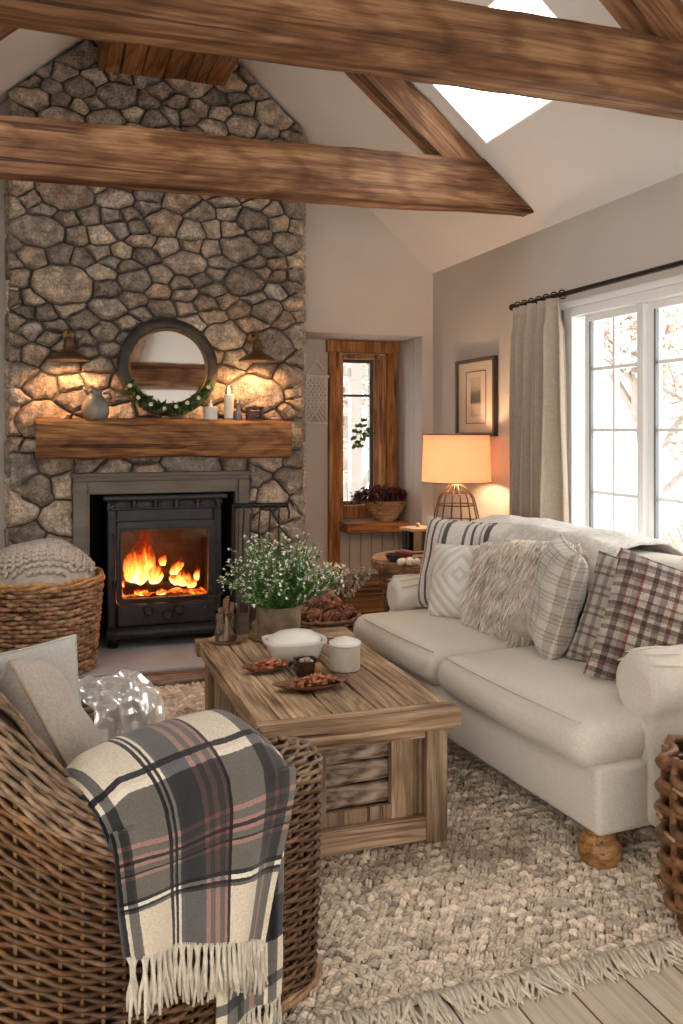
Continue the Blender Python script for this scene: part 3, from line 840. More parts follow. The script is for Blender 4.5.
def tongue(q, x, y, z, h, w, seed, lean=0):
    n = 10; seg = 14
    def fn(u, v):
        r = w * (sin(pi * min(1, v * .9 + .12)) ** .8) * (1 - v) ** .35 * (1.0 - .2 * v)
        a = 2 * pi * u
        sx = lean * v * h + .05 * h * sin(v * 7 + seed) * v * 1.6 + noise.noise(Vector((seed, v * 3, 0))) * .12 * h * v
        rr = 1.25 * r * (1 + .35 * noise.noise(Vector((cos(a) * 1.3 + seed, sin(a) * 1.3, v * 4))))
        return (x + sx + rr * cos(a), y + rr * sin(a) * .55, z + v * h)
    q.grid(fn, n, seg, cu=True)
for (x, z, h, w, l) in ((.545, .39, .40, .085, .05), (.60, .42, .33, .065, -.1), (.515, .40, .22, .05, .05), (.64, .40, .18, .045, .2), (.49, .36, .12, .04, -.2), (.72, .37, .12, .05, .35), (.78, .38, .15, .055, .1), (.83, .37, .13, .05, -.1), (.76, .45, .12, .035, .3), (.87, .36, .10, .035, .2), (.80, .47, .09, .025, .2), (.70, .50, .12, .025, -.1), (.91, .40, .12, .02, 0), (.68, .33, .07, .04, 0), (.56, .33, .07, .05, 0)):
    tongue(q, x, 5.52 + rf.uniform(-.03, .05), z, h, w, rf.random() * 30, l)
tag(q.build('flames', FLM, smooth=180), 'yellow and orange flames rising from the logs in the stove', 'flames', kind='stuff')

def light(kind, name, loc, energy, color, size=.05, rot=None, **kw):
    l = bpy.data.lights.new(name, kind); l.energy = energy; l.color = color
    if kind in ('POINT', 'SPOT'): l.shadow_soft_size = size
    for k, v in kw.items(): setattr(l, k, v)
    o = bpy.data.objects.new(name, l); COL.objects.link(o); o.location = loc
    if rot: o.rotation_euler = rot
    return o
light('POINT', 'fire_glow', (.62, 5.50, .60), 1.1, (1, .19, .03), .06)
light('POINT', 'fire_glow_low', (.82, 5.48, .52), .6, (1, .17, .03), .05)

# ================================================================== THINGS ON THE MANTEL
MZ = 1.42
# round mirror leaning back
lean = radians(7.5)
mr = thing('round_mirror', 'round dark framed mirror leaning on the stone above the mantel', 'mirror', (.706, 5.30, MZ + .012), rot=(-lean, 0, 0))
R = .302
MIRF = mat('mirror_frame_wood', (.022, .017, .014), (.07, .05, .036), rough=.5, scale=12, stretch=(1, 1, 1), bump=.4, bscale=60)
q = MB()
q.grid(lambda u, v: ((R - .036 + .036 * cos(2 * pi * v)) * cos(2 * pi * u), .022 * sin(2 * pi * v) - .0, R + (R - .036 + .036 * cos(2 * pi * v)) * sin(2 * pi * u)), 96, 14, cu=True, cv=True)
q.build('frame', MIRF, mr, smooth=180)
q = MB(); q.tube([((R - .07) * cos(2 * pi * k / 96), -.008, R + (R - .07) * sin(2 * pi * k / 96)) for k in range(96)], .009, 8, closed=True, up=(0, 1, 0))
q.build('inner_bead', BRONZE, mr, smooth=180)
m, nt, b = _new('mirror_glass'); b.inputs['Metallic'].default_value = 1; b.inputs['Roughness'].default_value = .03; b.inputs['Base Color'].default_value = (.86, .84, .82, 1)
nn = 64; V = [((R - .068) * cos(2 * pi * k / nn), 0, R + (R - .068) * sin(2 * pi * k / nn)) for k in range(nn)]
MB().add(V, [tuple(range(nn))]).build('mirror_glass', m, mr, smooth=0)
MB().add([(x * 1.25, .012, (z - R) * 1.2 + R) for x, y, z in V], [tuple(range(nn))]).build('back_panel', MIRF, mr, smooth=0)
# leaf garland over the bottom of the frame
LEAF = mat('green_leaf', (.10, .17, .05), (.045, .09, .025), rough=.55, scale=30, attr=True)
LEAFD = mat('dark_green_leaf', (.06, .10, .035), (.03, .055, .02), rough=.55, scale=30, attr=True)
BLOS = mat('cream_blossom', (.85, .82, .72), (.75, .72, .60), rough=.7, scale=40, attr=True)
TWIG = mat('brown_twig', (.16, .10, .06), (.10, .06, .035), rough=.8, scale=30, attr=True)
def leaf(q, c, d, l, w, col=(1, 1, 1), curl=.2, up=None):
    c = Vector(c); d = Vector(d).normalized(); s = d.cross(up or Vector((0, 0, 1)))
    if s.length < .05: s = d.cross(Vector((1, .2, 0)))
    s.normalize(); nn = s.cross(d)
    V = [c, c + d * l * .35 + s * w * .5 + nn * w * .12, c + d * l * .75 + s * w * .38 - nn * l * curl * .3, c + d * l - nn * l * curl, c + d * l * .75 - s * w * .38 - nn * l * curl * .3, c + d * l * .35 - s * w * .5 + nn * w * .12, c + d * l * .5 - nn * l * curl * .1]
    q.add([tuple(p) for p in V], [(0, 1, 6), (1, 2, 6), (2, 3, 6), (3, 4, 6), (4, 5, 6), (5, 0, 6)], col)
gd = thing('leaf_garland', 'green leaf garland with cream blossoms along the bottom of the round mirror', 'garland', (.70, 5.24, MZ + .05))
ql = MB(); qb = MB(); qt = MB(); rg = random.Random(9)
stem = []
for k in range(31):
    a = radians(206 + k * 4.3); rr = R - .035
    stem.append(Vector((.706 - .70 + rr * cos(a), 5.262 - 5.24 - .0 + .0 - .012 * sin(k), MZ + .012 + R + rr * sin(a) + .01 - (MZ + .05))))
    stem[-1].y = 5.30 + (stem[-1].z + .05) * math.tan(lean) - .045 - 5.24 - .01
qt.tube([tuple(p) for p in stem], .004, 6)
for i in range(620):
    p = stem[rg.randrange(len(stem))]; d = Vector((rg.gauss(0, 1), -abs(rg.gauss(0, .7)), rg.gauss(.1, .8)))
    c = rg.uniform(.6, 1.5)
    leaf(ql, p + Vector((rg.uniform(-.014, .014), rg.uniform(-.03, -.002), rg.uniform(-.016, .016))), d, rg.uniform(.026, .048), rg.uniform(.016, .026), (c, c, c * .9))
for i in range(8):
    p = stem[int((i + .5) / 8 * 30)] + Vector((rg.uniform(-.01, .01), -.045, rg.uniform(-.014, .018)))
    for k in range(6):
        a = k * pi / 3; leaf(qb, p, (cos(a), -.5, sin(a)), .016, .014, up=Vector((0, 1, 0)))
    qb.ell(p + Vector((0, -.005, 0)), (.005, .005, .005), nu=6, nv=4, col=(1, .85, .5))
qt.build('stem', TWIG, gd, smooth=60); ql.build('leaves', LEAF, gd, smooth=0)
qb.build('blossoms', BLOS, gd, smooth=0)
# jug: two-tone glazed
m, nt, b = _new('jug_glaze')
c = ramp(nt, nz(nt, coords(nt), 12, 3), [(.35, (.15, .165, .17)), (.65, (.21, .225, .225))])
nt.links.new(mixc(nt, c, vcol(nt)), b.inputs['Base Color']); b.inputs['Roughness'].default_value = .25; JUG = m
jg = thing('ceramic_jug', 'squat grey blue glazed jug on the left of the mantel', 'jug', (.275, 5.235, MZ - .008))
prof = [(.055, 0), (.068, .008), (.078, .035), (.079, .06), (.070, .095), (.052, .125), (.040, .14), (.038, .155), (.046, .168), (.042, .168), (.034, .155), (.034, .14), (.0, .135)]
q = MB(); q.lathe(prof, 40)
V = q.v[0]; cc = q.c[0]
for i, p in enumerate(V):
    if p[0] < -.01 + .02 * sin(p[2] * 40): cc[i] = (1.75, 1.35, .95)
    if p[2] > .11 : cc[i] = (.9, .85, .8)
q.build('body', JUG, jg, smooth=180)
q = MB(); q.tube([(.045 + .0, 0, .15), (.075, 0, .158), (.088, 0, .13), (.078, 0, .095), (.066, 0, .085)], .008, 8, col=(.9, .9, .9)); q.build('handle', JUG, jg, smooth=180)
q = MB(); q.tube([(-.03, 0, .148), (-.055, 0, .17), (-.066, 0, .178)], [.018, .012, .010], 10, col=(1.2, 1, .8)); q.build('spout', JUG, jg, smooth=180)
# candles and pots at the right
WAX = mat('ivory_wax', (.82, .74, .60), rough=.45)
CFL = emis('candle_flame', (1, .62, .22), 14)
def flame(parent, loc, s=1.0):
    q = MB(); q.lathe([(.001, 0), (.006 * s, .006 * s), (.007 * s, .013 * s), (.004 * s, .024 * s), (.0008, .036 * s)], 12); return q.build('flame', CFL, parent, smooth=180, loc=loc)
tl = thing('tealight_pot', 'short cream ceramic candle pot on the mantel beside the mirror', 'candle', (.943, 5.23, MZ - .01))
MB().lathe([(.038, 0), (.042, .004), (.042, .05), (.045, .055), (.045, .078), (.040, .08), (.038, .06), (0, .058)], 32).build('pot', CERW, tl, smooth=40)
MB().lathe([(.037, .058), (.037, .074), (.002, .076)], 24).build('wax', WAX, tl, smooth=40)
MB().lathe([(.010, .074), (.013, .082), (.010, .10), (.004, .108), (.012, .116), (0, .12)], 16).build('finial', CERW, tl, smooth=180)
cd = thing('pillar_candle', 'tall lit ivory candle in a grey holder on the mantel', 'candle', (1.053, 5.225, MZ - .012))
MB().lathe([(.034, 0), (.036, .006), (.034, .012), (.031, .014)], 24).build('holder', mat('pewter', (.25, .24, .22), rough=.4, metal=.7), cd, smooth=40)
MB().lathe([(.028, .012), (.029, .15), (.026, .158), (.020, .154), (0, .152)], 28).build('wax', WAX, cd, smooth=50)
MB().tube([(0, 0, .15), (.001, 0, .166)], .0016, 5).build('wick', IRON2, cd)
flame(cd, (0, 0, .162), 1.25)
light('POINT', 'candle_light', (1.053, 5.205, MZ + .195), .8, (1, .55, .22), .012)
bt = thing('grey_bottle', 'small slim grey bottle next to the lit candle', 'bottle', (1.112, 5.225, MZ - .012))
q = MB(); q.lathe([(.022, 0), (.025, .005), (.025, .035), (.018, .05), (.012, .058), (.011, .10), (.014, .104), (.012, .11), (0, .108)], 24)
q.build('body', mat('grey_glaze', (.20, .20, .205), (.16, .16, .165), rough=.3), bt, smooth=180)
MB().lathe([(.009, .105), (.010, .125), (.006, .128), (0, .128)], 12).build('stopper', mat('cork', (.35, .25, .16), rough=.9), bt)
vt = thing('square_votive', 'dark red brown square candle box at the right of the mantel', 'candle', (1.214, 5.235, MZ - .012))
BRW = mat('dark_votive', (.10, .03, .018), (.05, .018, .012), rough=.3, scale=15)
q = MB()
q.rbox(-.048, .048, -.04, .04, 0, .012, r=.004, n=8)
for sx in (-1, 1):
    for sy in (-1, 1): q.rbox(sx * .041 - .007, sx * .041 + .007, sy * .033 - .007, sy * .033 + .007, .01, .085, r=.003, n=7)
q.rbox(-.048, .048, -.04, -.03, .07, .085, r=.003, n=7).rbox(-.048, .048, .03, .04, .07, .085, r=.003, n=7)
q.rbox(-.036, .036, -.028, .028, .012, .062, r=.008, n=8)
q.build('box', BRW, vt)
q = MB(); q.ell((0, 0, .078), (.024, .02, .016), nu=16, nv=8); q.build('lid', BRW, vt, smooth=180)
q = MB(); q.rbox(-.028, .028, -.02, .02, 0, .022, r=.010, n=8, nz=.004, nsc=30)
tag(q.build('pebble', mat('pale_pebble', (.45, .38, .30), (.36, .30, .24), rough=.8, scale=20), smooth=180, loc=(1.345, 5.235, MZ - .012)), 'small pale pebble at the right end of the mantel', 'stone')
# dome wall lamps
BULB = emis('warm_bulb', (1, .70, .38), 30)
SHIN = mat('shade_inside', (.75, .60, .42), rough=.5)
def sconce(x, z, label, rz=0):
    t = thing('wall_lamp', label, 'lamp', (x, 5.40, z), group=None)
    yo = -.15
    q = MB(); q.lathe([(.117, 0), (.116, .008), (.108, .016), (.08, .034), (.05, .05), (.034, .062), (.030, .10), (.028, .125), (.018, .135), (0, .138)], 40, (0, yo, 0))
    q.build('shade', BRONZE, t, smooth=50)
    q = MB(); q.lathe([(.1155, .001), (.105, .014), (.078, .031), (.048, .047), (.03, .058), (0, .06)], 40, (0, yo, 0)); q.build('shade_lining', SHIN, t, smooth=180)
    q = MB(); q.tube([(0, yo, .13), (0, yo + .005, .165), (0, yo + .05, .185), (0, -.03, .175), (0, .02, .16)], .009, 10); q.build('arm', BRONZE, t, smooth=180)
    o = MB().lathe([(.038, 0), (.04, .008), (.03, .018), (0, .02)], 24).build('wall_plate', BRONZE, t, smooth=40, loc=(0, -.005, .16), rot=(radians(90), 0, 0))
    MB().ell((0, yo, .028), (.022, .022, .026), nu=16, nv=10).build('bulb', BULB, t, smooth=180)
    light('SPOT', 'sconce_light', (x, 5.40 + yo, z + .002), 14, (1, .50, .21), .03, rot=(radians(8), 0, 0), spot_size=radians(165), spot_blend=.6)
    return t
sconce(.131, 1.748, 'bronze dome wall lamp left of the round mirror')
sconce(1.236, 1.770, 'bronze dome wall lamp right of the round mirror')

# ================================================================== FIRE TOOLS
ft = thing('fire_tool_stand', 'black iron rack of long fire tools right of the stove', 'fire tools', (1.26, 5.27, .04))
RUST = mat('rusty_tool', (.09, .06, .045), (.05, .035, .028), rough=.6, scale=30, metal=.5)
q = MB(); q.tube([(-.175, 0, .848), (.175, 0, .842)], .015, 8).tube([(-.165, 0, .0), (-.17, 0, .85)], .013, 8)
q.tube([(.17, 0, .845), (.178, -.02, .80), (.17, -.03, .76)], .007, 6)
q.rbox(-.19, .15, -.09, .09, 0, .02, r=.006, n=8)
q.build('stand', BLACKM, ft, smooth=60)
rt = random.Random(3)
for i, x in enumerate((-.115, -.065, -.015, .05, .105)):
    q = MB(); L = rt.uniform(.52, .66)
    top = .845
    pts = [(x, -.015, top), (x + .006, -.028, top - .03), (x + rt.uniform(-.006, .006), -.025, top - .15), (x + rt.uniform(-.012, .012), -.025, top - .35), (x + rt.uniform(-.02, .02), -.028, top - L)]
    q.tube(pts, [.004, .005, .006, .005, .005], 7)
    e = Vector(pts[-1])
    if i % 2 == 0: q.rbox(e.x - .025, e.x + .025, e.y - .006, e.y + .006, e.z - .10, e.z + .01, r=.005, n=8)
    else:
        q.ell(e + Vector((0, 0, -.04)), (.018, .014, .055), nu=10, nv=6); q.tube([(e.x, e.y, e.z - .02), (e.x + .03, e.y, e.z - .05), (e.x + .012, e.y, e.z - .07)], .004, 6)
    q.build('tool', RUST, ft, smooth=60)

# ================================================================== ALCOVE DRESSINGS
# macrame hanging
MACW = fabric('macrame_cotton', (.84, .81, .75), (.76, .72, .66), wscale=300)
mc = thing('macrame_hanging', 'cream knotted macrame net hanging from a cord beside the stone chimney', 'wall hanging', (1.852, AY - .03, 1.39))
q = MB(); W_ = .078; q.tube([(-W_ - .02, 0, .345), (W_ + .02, 0, .345)], .012, 8)
q.build('rod', MACW, mc, smooth=60)
MB().tube([(-W_, -.004, .35), (-.045, -.004, .40), (-.02, -.004, .43), (.0, -.004, .455), (.02, -.004, .43), (.045, -.004, .40), (W_, -.004, .35)], .007, 6).tube([(0, -.004, .455), (0, -.002, .61)], .003, 5).build('cord', MACW, mc, smooth=60)
q = MB(); n = 7
for sgn in (1, -1):
    for k in range(-4, 9):
        pts = []
        for j in range(41):
            z = .34 - j / 40 * .335; x = -W_ + (k / 5) * 2 * W_ + sgn * (.34 - z) * .72 - (0 if sgn > 0 else 0)
            if abs(x) <= W_: pts.append((x, sgn * .003 * (1 if (j // 3) % 2 else -1), z))
            elif pts:
                if len(pts) > 2: q.tube(pts, .007, 5)
                pts = []
        if len(pts) > 2: q.tube(pts, .007, 5)
for k in range(9): x = -W_ + k / 8 * 2 * W_; q.tube([(x, 0, .345), (x, .002, .32)], .006, 5)
q.tube([(-W_, 0, .34), (-W_, 0, .0)], .007, 6).tube([(W_, 0, .34), (W_, 0, .0)], .007, 6).tube([(-W_, 0, .01), (W_, 0, .01)], .009, 6).tube([(-W_, 0, .16), (W_, 0, .16)], .005, 6)
q.build('net', MACW, mc, smooth=60)
# ivy sprig hung on the window
iv = thing('ivy_sprig', 'small sprig of green ivy leaves against the narrow alcove window', 'plant', (2.18, AY - .06, 1.31))
q = MB(); q.tube([(.11, .0, .02), (.05, -.005, .04), (.0, -.01, .03), (-.05, -.01, -.01)], .003, 5); q.tube([(.0, -.01, .03), (-.01, -.012, -.04), (-.03, -.012, -.08)], .0025, 5); q.build('stem', TWIG, iv)
q = MB()
for (x, z) in ((-.05, .02), (-.02, .06), (.02, .06), (.05, .03), (-.06, -.03), (-.03, -.06), (.01, -.04), (-.05, -.09), (.0, .01), (.07, .01), (.02, .10), (-.01, -.085), (.035, -.01)):
    for k in range(3): a = radians(90 + (k - 1) * 55 + rg.uniform(-30, 30)); c = rg.uniform(.8, 1.5); leaf(q, (x, -.012 + rg.uniform(-.01, .004), z), (cos(a), rg.uniform(-.3, .1), sin(a)), .034, .026, (c, c, c), up=Vector((0, 1, 0)))
q.build('leaves', LEAF, iv, smooth=0)
# wooden bowl with dried red flowers on the sill
bw = thing('wooden_bowl', 'pale carved wooden bowl on the alcove window sill', 'bowl', (2.345, AY - .14, .69))
BOWLW = wood('bowl_wood', (.34, .20, .09), (.60, .40, .22), (.76, .54, .33), grain=1.6, bump=.3)
q = MB(); q.lathe([(.07, .0), (.078, .006), (.115, .05), (.155, .105), (.172, .145), (.165, .148), (.145, .11), (.10, .06), (0, .03)], 40, squash=(1, .62), wob=.05); q.build('bowl', BOWLW, bw, smooth=50)
df = thing('dried_flowers', 'dark red dried flower heads and grey foliage heaped in the wooden bowl', 'dried flowers', (2.31, AY - .15, .80))
q = MB(); q2 = MB(); q3 = MB()
RED = mat('dark_red_petal', (.16, .02, .022), (.08, .012, .016), rough=.8, scale=30, attr=True)
SAGE = mat('dried_sage_leaf', (.24, .22, .17), (.16, .14, .11), rough=.9, scale=30, attr=True)
for i in range(900):
    a = rg.uniform(0, 2 * pi); r = sqrt(rg.random()); x = r * cos(a) * .21 - .02; y = r * sin(a) * .10; z = .02 + .105 * sqrt(max(0, 1 - (x / .24) ** 2)) * rg.uniform(.3, 1.1)
    c = rg.uniform(.5, 2.0)
    t = Matrix.Rotation(rg.uniform(0, 6), 3, 'Z')
    if rg.random() < .72:
        for k in range(3): leaf(q, (x, y, z), (rg.gauss(0, 1), rg.gauss(0, 1), rg.gauss(.5, .8)), .024, .018, (c, c, c))
    else:
        leaf(q2, (x - .03, y, z - .01), (rg.gauss(-.3, 1), rg.gauss(-.3, 1), rg.gauss(.0, .5)), .05, .014, (c, c, c))
for i in range(40):
    a = rg.uniform(0, 2 * pi); q3.tube([(0, 0, 0), (cos(a) * .12, sin(a) * .05, .04), (cos(a) * .2, sin(a) * .09, .03 + rg.random() * .04)], .0016, 4)
q.build('petals', RED, df, smooth=0); q2.build('leaves', SAGE, df, smooth=0); q3.build('stems', TWIG, df)
# low brown wooden chest under the sill
ch = thing('wooden_chest', 'plain brown wooden chest on the floor beneath the alcove sill', 'chest', (2.20, 5.80, 0))
CHW = wood('chest_wood', (.13, .065, .03), (.24, .13, .06), (.33, .19, .10), grain=.9, bump=.2)
q = MB().box(-.27, .27, -.15, .16, .0, .27); q.build('body', CHW, ch, smooth=0, bevel=.006)
q = MB().box(-.285, .285, -.165, .17, .272, .30); q.build('lid', CHW, ch, smooth=0, bevel=.006)
ORW = mat('orange_brown_base', (.36, .12, .03), (.28, .09, .025), rough=.45, scale=6)
q = MB().box(-.285, .285, -.175, -.152, 0, .05); q.build('plinth', ORW, ch, smooth=0, bevel=.004)
# ================================================================== PICTURE, CURTAIN, LAMP, SIDE TABLE
pc = thing('framed_picture', 'dark framed small landscape print in a wide cream mat on the right wall', 'picture', (XR, 4.925, 1.555))
FRW = mat('picture_frame_wood', (.09, .045, .025), (.05, .028, .017), rough=.45, scale=12, stretch=(1, 1, 1))
hy, hz, fw = .262, .243, .022
q = MB(); q.box(-.035, -.003, -hy, -hy + fw, -hz, hz).box(-.035, -.003, hy - fw, hy, -hz, hz).box(-.035, -.003, -hy + fw, hy - fw, -hz, -hz + fw).box(-.035, -.003, -hy + fw, hy - fw, hz - fw, hz)
q.build('frame', FRW, pc, smooth=0, bevel=.003)
MATB = mat('picture_mat', (.66, .58, .46), rough=.8)
MB().box(-.016, -.006, -hy + fw, hy - fw, -hz + fw, hz - fw).build('mat_board', MATB, pc, smooth=0)
q = MB(); a, bz = .135, .165
q.box(-.0185, -.016, -a, -a + .006, -bz, bz).box(-.0185, -.016, a - .006, a, -bz, bz).box(-.0185, -.016, -a + .006, a - .006, bz - .005, bz).box(-.0185, -.016, -a + .006, a - .006, -bz, -bz + .005)
q.build('inner_line', FRW, pc, smooth=0)
m, nt, b = _new('landscape_print')
t = nt.nodes.new('ShaderNodeTexCoord'); sp = nt.nodes.new('ShaderNodeSeparateXYZ'); nt.links.new(t.outputs['UV'], sp.inputs[0])
nn_ = nz(nt, t.outputs['UV'], 9, 4, .6); ad = nt.nodes.new('ShaderNodeMath'); ad.operation = 'MULTIPLY_ADD'; ad.inputs[1].default_value = .22; nt.links.new(nn_, ad.inputs[0]); nt.links.new(sp.outputs[1], ad.inputs[2])
nt.links.new(ramp(nt, ad.outputs[0], [(0.0, (.50, .42, .32)), (.42, (.48, .40, .30)), (.46, (.10, .085, .07)), (.72, (.17, .14, .11)), (.80, (.40, .33, .25)), (1.0, (.52, .44, .34))]), b.inputs['Base Color']); b.inputs['Roughness'].default_value = .8
MB().add([(-.019, .068, -.12), (-.019, -.068, -.12), (-.019, -.068, .125), (-.019, .068, .125)], [(0, 1, 2, 3)], uv=[(0, 0), (1, 0), (1, 1), (0, 1)]).build('print', m, pc, smooth=0)
MB().box(-.0225, -.0215, -hy + fw, hy - fw, -hz + fw, hz - fw).build('glazing', PANE, pc, smooth=0)
# rod
RODX = XR - .105
rd = thing('curtain_rod', 'thin black curtain rod above the window', 'curtain rod', (RODX, 2.84, 2.035))
q = MB(); q.tube([(0, 1.47, 0), (0, -1.7, 0)], .0125, 10).build('rod', BLACKM, rd, smooth=60)
for yy in (1.475, -1.7): MB().ell((0, yy, 0), (.02, .026, .02), nu=12, nv=8).build('finial', BLACKM, rd, smooth=180)
for yy in (1.40, -.1, -1.5):
    MB().tube([(.0, yy, -.012), (.04, yy, -.018), (.102, yy, -.018)], .006, 8).build('bracket', BLACKM, rd, smooth=60)
ct = thing('curtain', 'beige linen pleated curtain gathered at the far end of the window', 'curtain', (RODX, 4.02, 0))
def curt(u, v):
    z = 2.022 * v + .02 * (1 - v)
    y0, y1 = (3.83 - .05 * (1 - v) - 4.02), (4.245 - 4.02 + .0 * (1 - v) ** .7)
    n = 4.6; ph = u * n * 2 * pi
    amp = .075 * (1 - .35 * v) * (1 - .3 * v ** 8)
    x = amp * (abs(sin(ph)) ** .8) * (1 if sin(ph) > 0 else -1) + .014 * sin(ph * 2 + 1) * (1 - v) + .012 * noise.noise(Vector((u * 9, z * 1.5, 0)))
    y = y0 + (y1 - y0) * u + .016 * sin(ph * 2) * (1 - .5 * v) + .012 * noise.noise(Vector((u * 5, z * 1.2, 4)))
    if v > .94: x *= .65
    return (x - .02, y, z)
q = MB(); q.grid(curt, 180, 40); q.build('cloth', CURT, ct, smooth=180, solid=.004)
for k in range(7):
    y = 3.82 - 4.02 + k * .073
    MB().tube([(.022 * cos(a), y, 2.035 + .022 * sin(a)) for a in np.linspace(0, 2 * pi, 17)[:-1]], .0035, 6, closed=True, up=(0, 1, 0)).build('ring', BLACKM, ct, smooth=60)

# side table (round top, dark legs)
tb = thing('side_table', 'round brown wooden side table between the sofa and the alcove', 'table', (2.16, 4.70, -.02))
SDW = wood('side_table_wood', (.16, .09, .05), (.34, .22, .13), (.50, .36, .24), grain=1.6, bump=.3)
q = MB(); q.lathe([(.0, .555), (.30, .555), (.352, .562), (.362, .578), (.362, .612), (.352, .622), (0, .622)], 56); q.build('table_top', SDW, tb, smooth=40)
q = MB(); q.lathe([(.31, .475), (.32, .478), (.32, .554), (.31, .554)], 56); q.build('apron', DARKW, tb, smooth=40)
for k in range(4):
    a = radians(45 + 90 * k + 10); MB().lathe([(.026, 0), (.03, .02), (.034, .2), (.04, .48), (.04, .55)], 14, (.26 * cos(a), .26 * sin(a), .02)).build('leg', DARKW, tb, smooth=50)
q = MB(); q.lathe([(0, .14), (.27, .14), (.275, .15), (.27, .165), (0, .165)], 40); q.build('shelf', DARKW, tb, smooth=40)

lp = thing('table_lamp', 'table lamp with a warm linen drum shade and an open wire cage base', 'lamp', (2.315, 4.70, .602))
q = MB(); WIRE = mat('lamp_wire', (.16, .09, .05), (.10, .055, .03), rough=.5, scale=20, metal=.5)
lp.scale = (1, 1, 1.05)
hts = [(0, .142), (.1, .14), (.22, .13), (.32, .105), (.37, .07), (.40, .03)]
def rad(z):
    for i in range(len(hts) - 1):
        if hts[i][0] <= z <= hts[i + 1][0]:
            t = (z - hts[i][0]) / (hts[i + 1][0] - hts[i][0]); return hts[i][1] * (1 - t) + hts[i + 1][1] * t
    return .03
for k in range(14):
    a = 2 * pi * k / 14; q.tube([(rad(z) * cos(a), rad(z) * sin(a), z + .006) for z in np.linspace(0, .4, 16)], .0042, 6)
for z in (.006, .10, .20, .29, .36): q.tube([(rad(z) * cos(a), rad(z) * sin(a), z) for a in np.linspace(0, 2 * pi, 49)[:-1]], .0042, 6, closed=True)
q.build('cage_base', WIRE, lp, smooth=60)
MB().tube([(0, 0, .36), (0, 0, .47)], .008, 10).lathe([(.0, .385), (.036, .388), (.036, .402), (.012, .41), (0, .41)], 20).build('stem', mat('brass', (.5, .32, .12), rough=.3, metal=.9), lp, smooth=50)
# shade: translucent linen
m, nt, b = _new('lamp_shade_linen'); 
for n_ in list(nt.nodes):
    if n_.type == 'BSDF_PRINCIPLED': nt.nodes.remove(n_)
out = [n_ for n_ in nt.nodes if n_.type == 'OUTPUT_MATERIAL'][0]
d1 = nt.nodes.new('ShaderNodeBsdfDiffuse'); t1 = nt.nodes.new('ShaderNodeBsdfTranslucent'); mx = nt.nodes.new('ShaderNodeMixShader')
cw = ramp(nt, nz(nt, coords(nt, (1, 1, 3)), 160, 3, .7), [(.3, (.72, .49, .37)), (.7, (.86, .64, .51))])
nt.links.new(cw, d1.inputs[0]); nt.links.new(cw, t1.inputs[0]); mx.inputs[0].default_value = .5
nt.links.new(d1.outputs[0], mx.inputs[1]); nt.links.new(t1.outputs[0], mx.inputs[2]); nt.links.new(mx.outputs[0], out.inputs[0])
SHADE = m
q = MB(); q.lathe([(.206, .418), (.196, .688), (.194, .688), (.204, .418), (.206, .418)], 64)
q.f = [f for f in q.f if len(f) == 4]
q.build('lamp_shade', SHADE, lp, smooth=60)
q = MB(); q.tube([(.206 * cos(a), .206 * sin(a), .42) for a in np.linspace(0, 2 * pi, 65)[:-1]], .003, 6, closed=True); q.build('lower_ring', WIRE, lp, smooth=60)
q = MB(); q.tube([(.196 * cos(a), .196 * sin(a), .687) for a in np.linspace(0, 2 * pi, 65)[:-1]], .003, 6, closed=True)
for k in range(3): a = k * 2 * pi / 3; q.tube([(0, 0, .66), (.194 * cos(a), .194 * sin(a), .68)], .002, 4)
q.build('upper_ring', WIRE, lp, smooth=60)
MB().ell((0, 0, .53), (.03, .03, .045), nu=14, nv=8).build('bulb', emis('lamp_bulb', (1, .62, .32), 10), lp, smooth=180)
light('POINT', 'lamp_light', (2.315, 4.70, .602 + .545), 14, (1, .66, .38), .05)

# glass lantern, books, bowl with white balls
ln = thing('glass_lantern', 'small clear glass box with a pale wooden lid standing on books on the side table', 'lantern', (2.03, 4.62, .602 + .052), rotz=.2)
LIDW = mat('pale_lid_wood', (.55, .38, .25), (.46, .30, .19), rough=.5, scale=10, stretch=(1, 6, 1))
q = MB(); q.box(-.07, .07, -.06, -.057, .01, .12).box(-.07, .07, .057, .06, .01, .12).box(-.07, -.067, -.057, .057, .01, .12).box(.067, .07, -.057, .057, .01, .12)
q.build('glass_sides', GLASS, ln, smooth=0)
MB().rbox(-.078, .078, -.068, .068, .0, .01, r=.003, n=7).build('base', LIDW, ln); MB().rbox(-.082, .082, -.072, .072, .12, .138, r=.005, n=7).build('lid', LIDW, ln)
MB().ell((0, 0, .15), (.014, .014, .014)).build('knob', LIDW, ln, smooth=180)
for (a, c_) in ((-.066, -.056), (.066, -.056), (-.066, .056), (.066, .056)): MB().tube([(a, c_, .01), (a, c_, .12)], .0028, 5).build('corner_wire', WIRE, ln)
def book(loc, sz, rz, colr, label):
    t = thing('book', label, 'book', loc, rotz=rz, group=None)
    w_, d_, h_ = sz
    cm = mat('book_cover', colr, rough=.55)
    q = MB(); q.box(-w_, w_, -d_, d_, 0, .003).box(-w_, w_, -d_, d_, h_ - .003, h_).box(-w_, -w_ + .004, -d_, d_, .003, h_ - .003)
    q.build('cover', cm, t, smooth=0, bevel=.001)
    MB().box(-w_ + .005, w_ - .006, -d_ + .006, d_ - .006, .0032, h_ - .0032).build('pages', mat('paper', (.72, .66, .55), rough=.9), t, smooth=0)
book((2.035, 4.61, .602), (.115, .085, .027), .15, (.62, .55, .45), 'cream book under the red book on the side table')
book((2.03, 4.61, .630), (.11, .08, .023), .25, (.20, .03, .025), 'dark red book under the glass lantern on the side table')
sb = thing('dark_dish', 'small dark round dish at the front of the side table', 'dish', (1.885, 4.60, .602))
MB().lathe([(.03, 0), (.034, .003), (.05, .02), (.062, .045), (.056, .045), (.045, .02), (0, .012)], 28).build('bowl', mat('dark_glaze', (.06, .05, .045), rough=.35), sb, smooth=60)
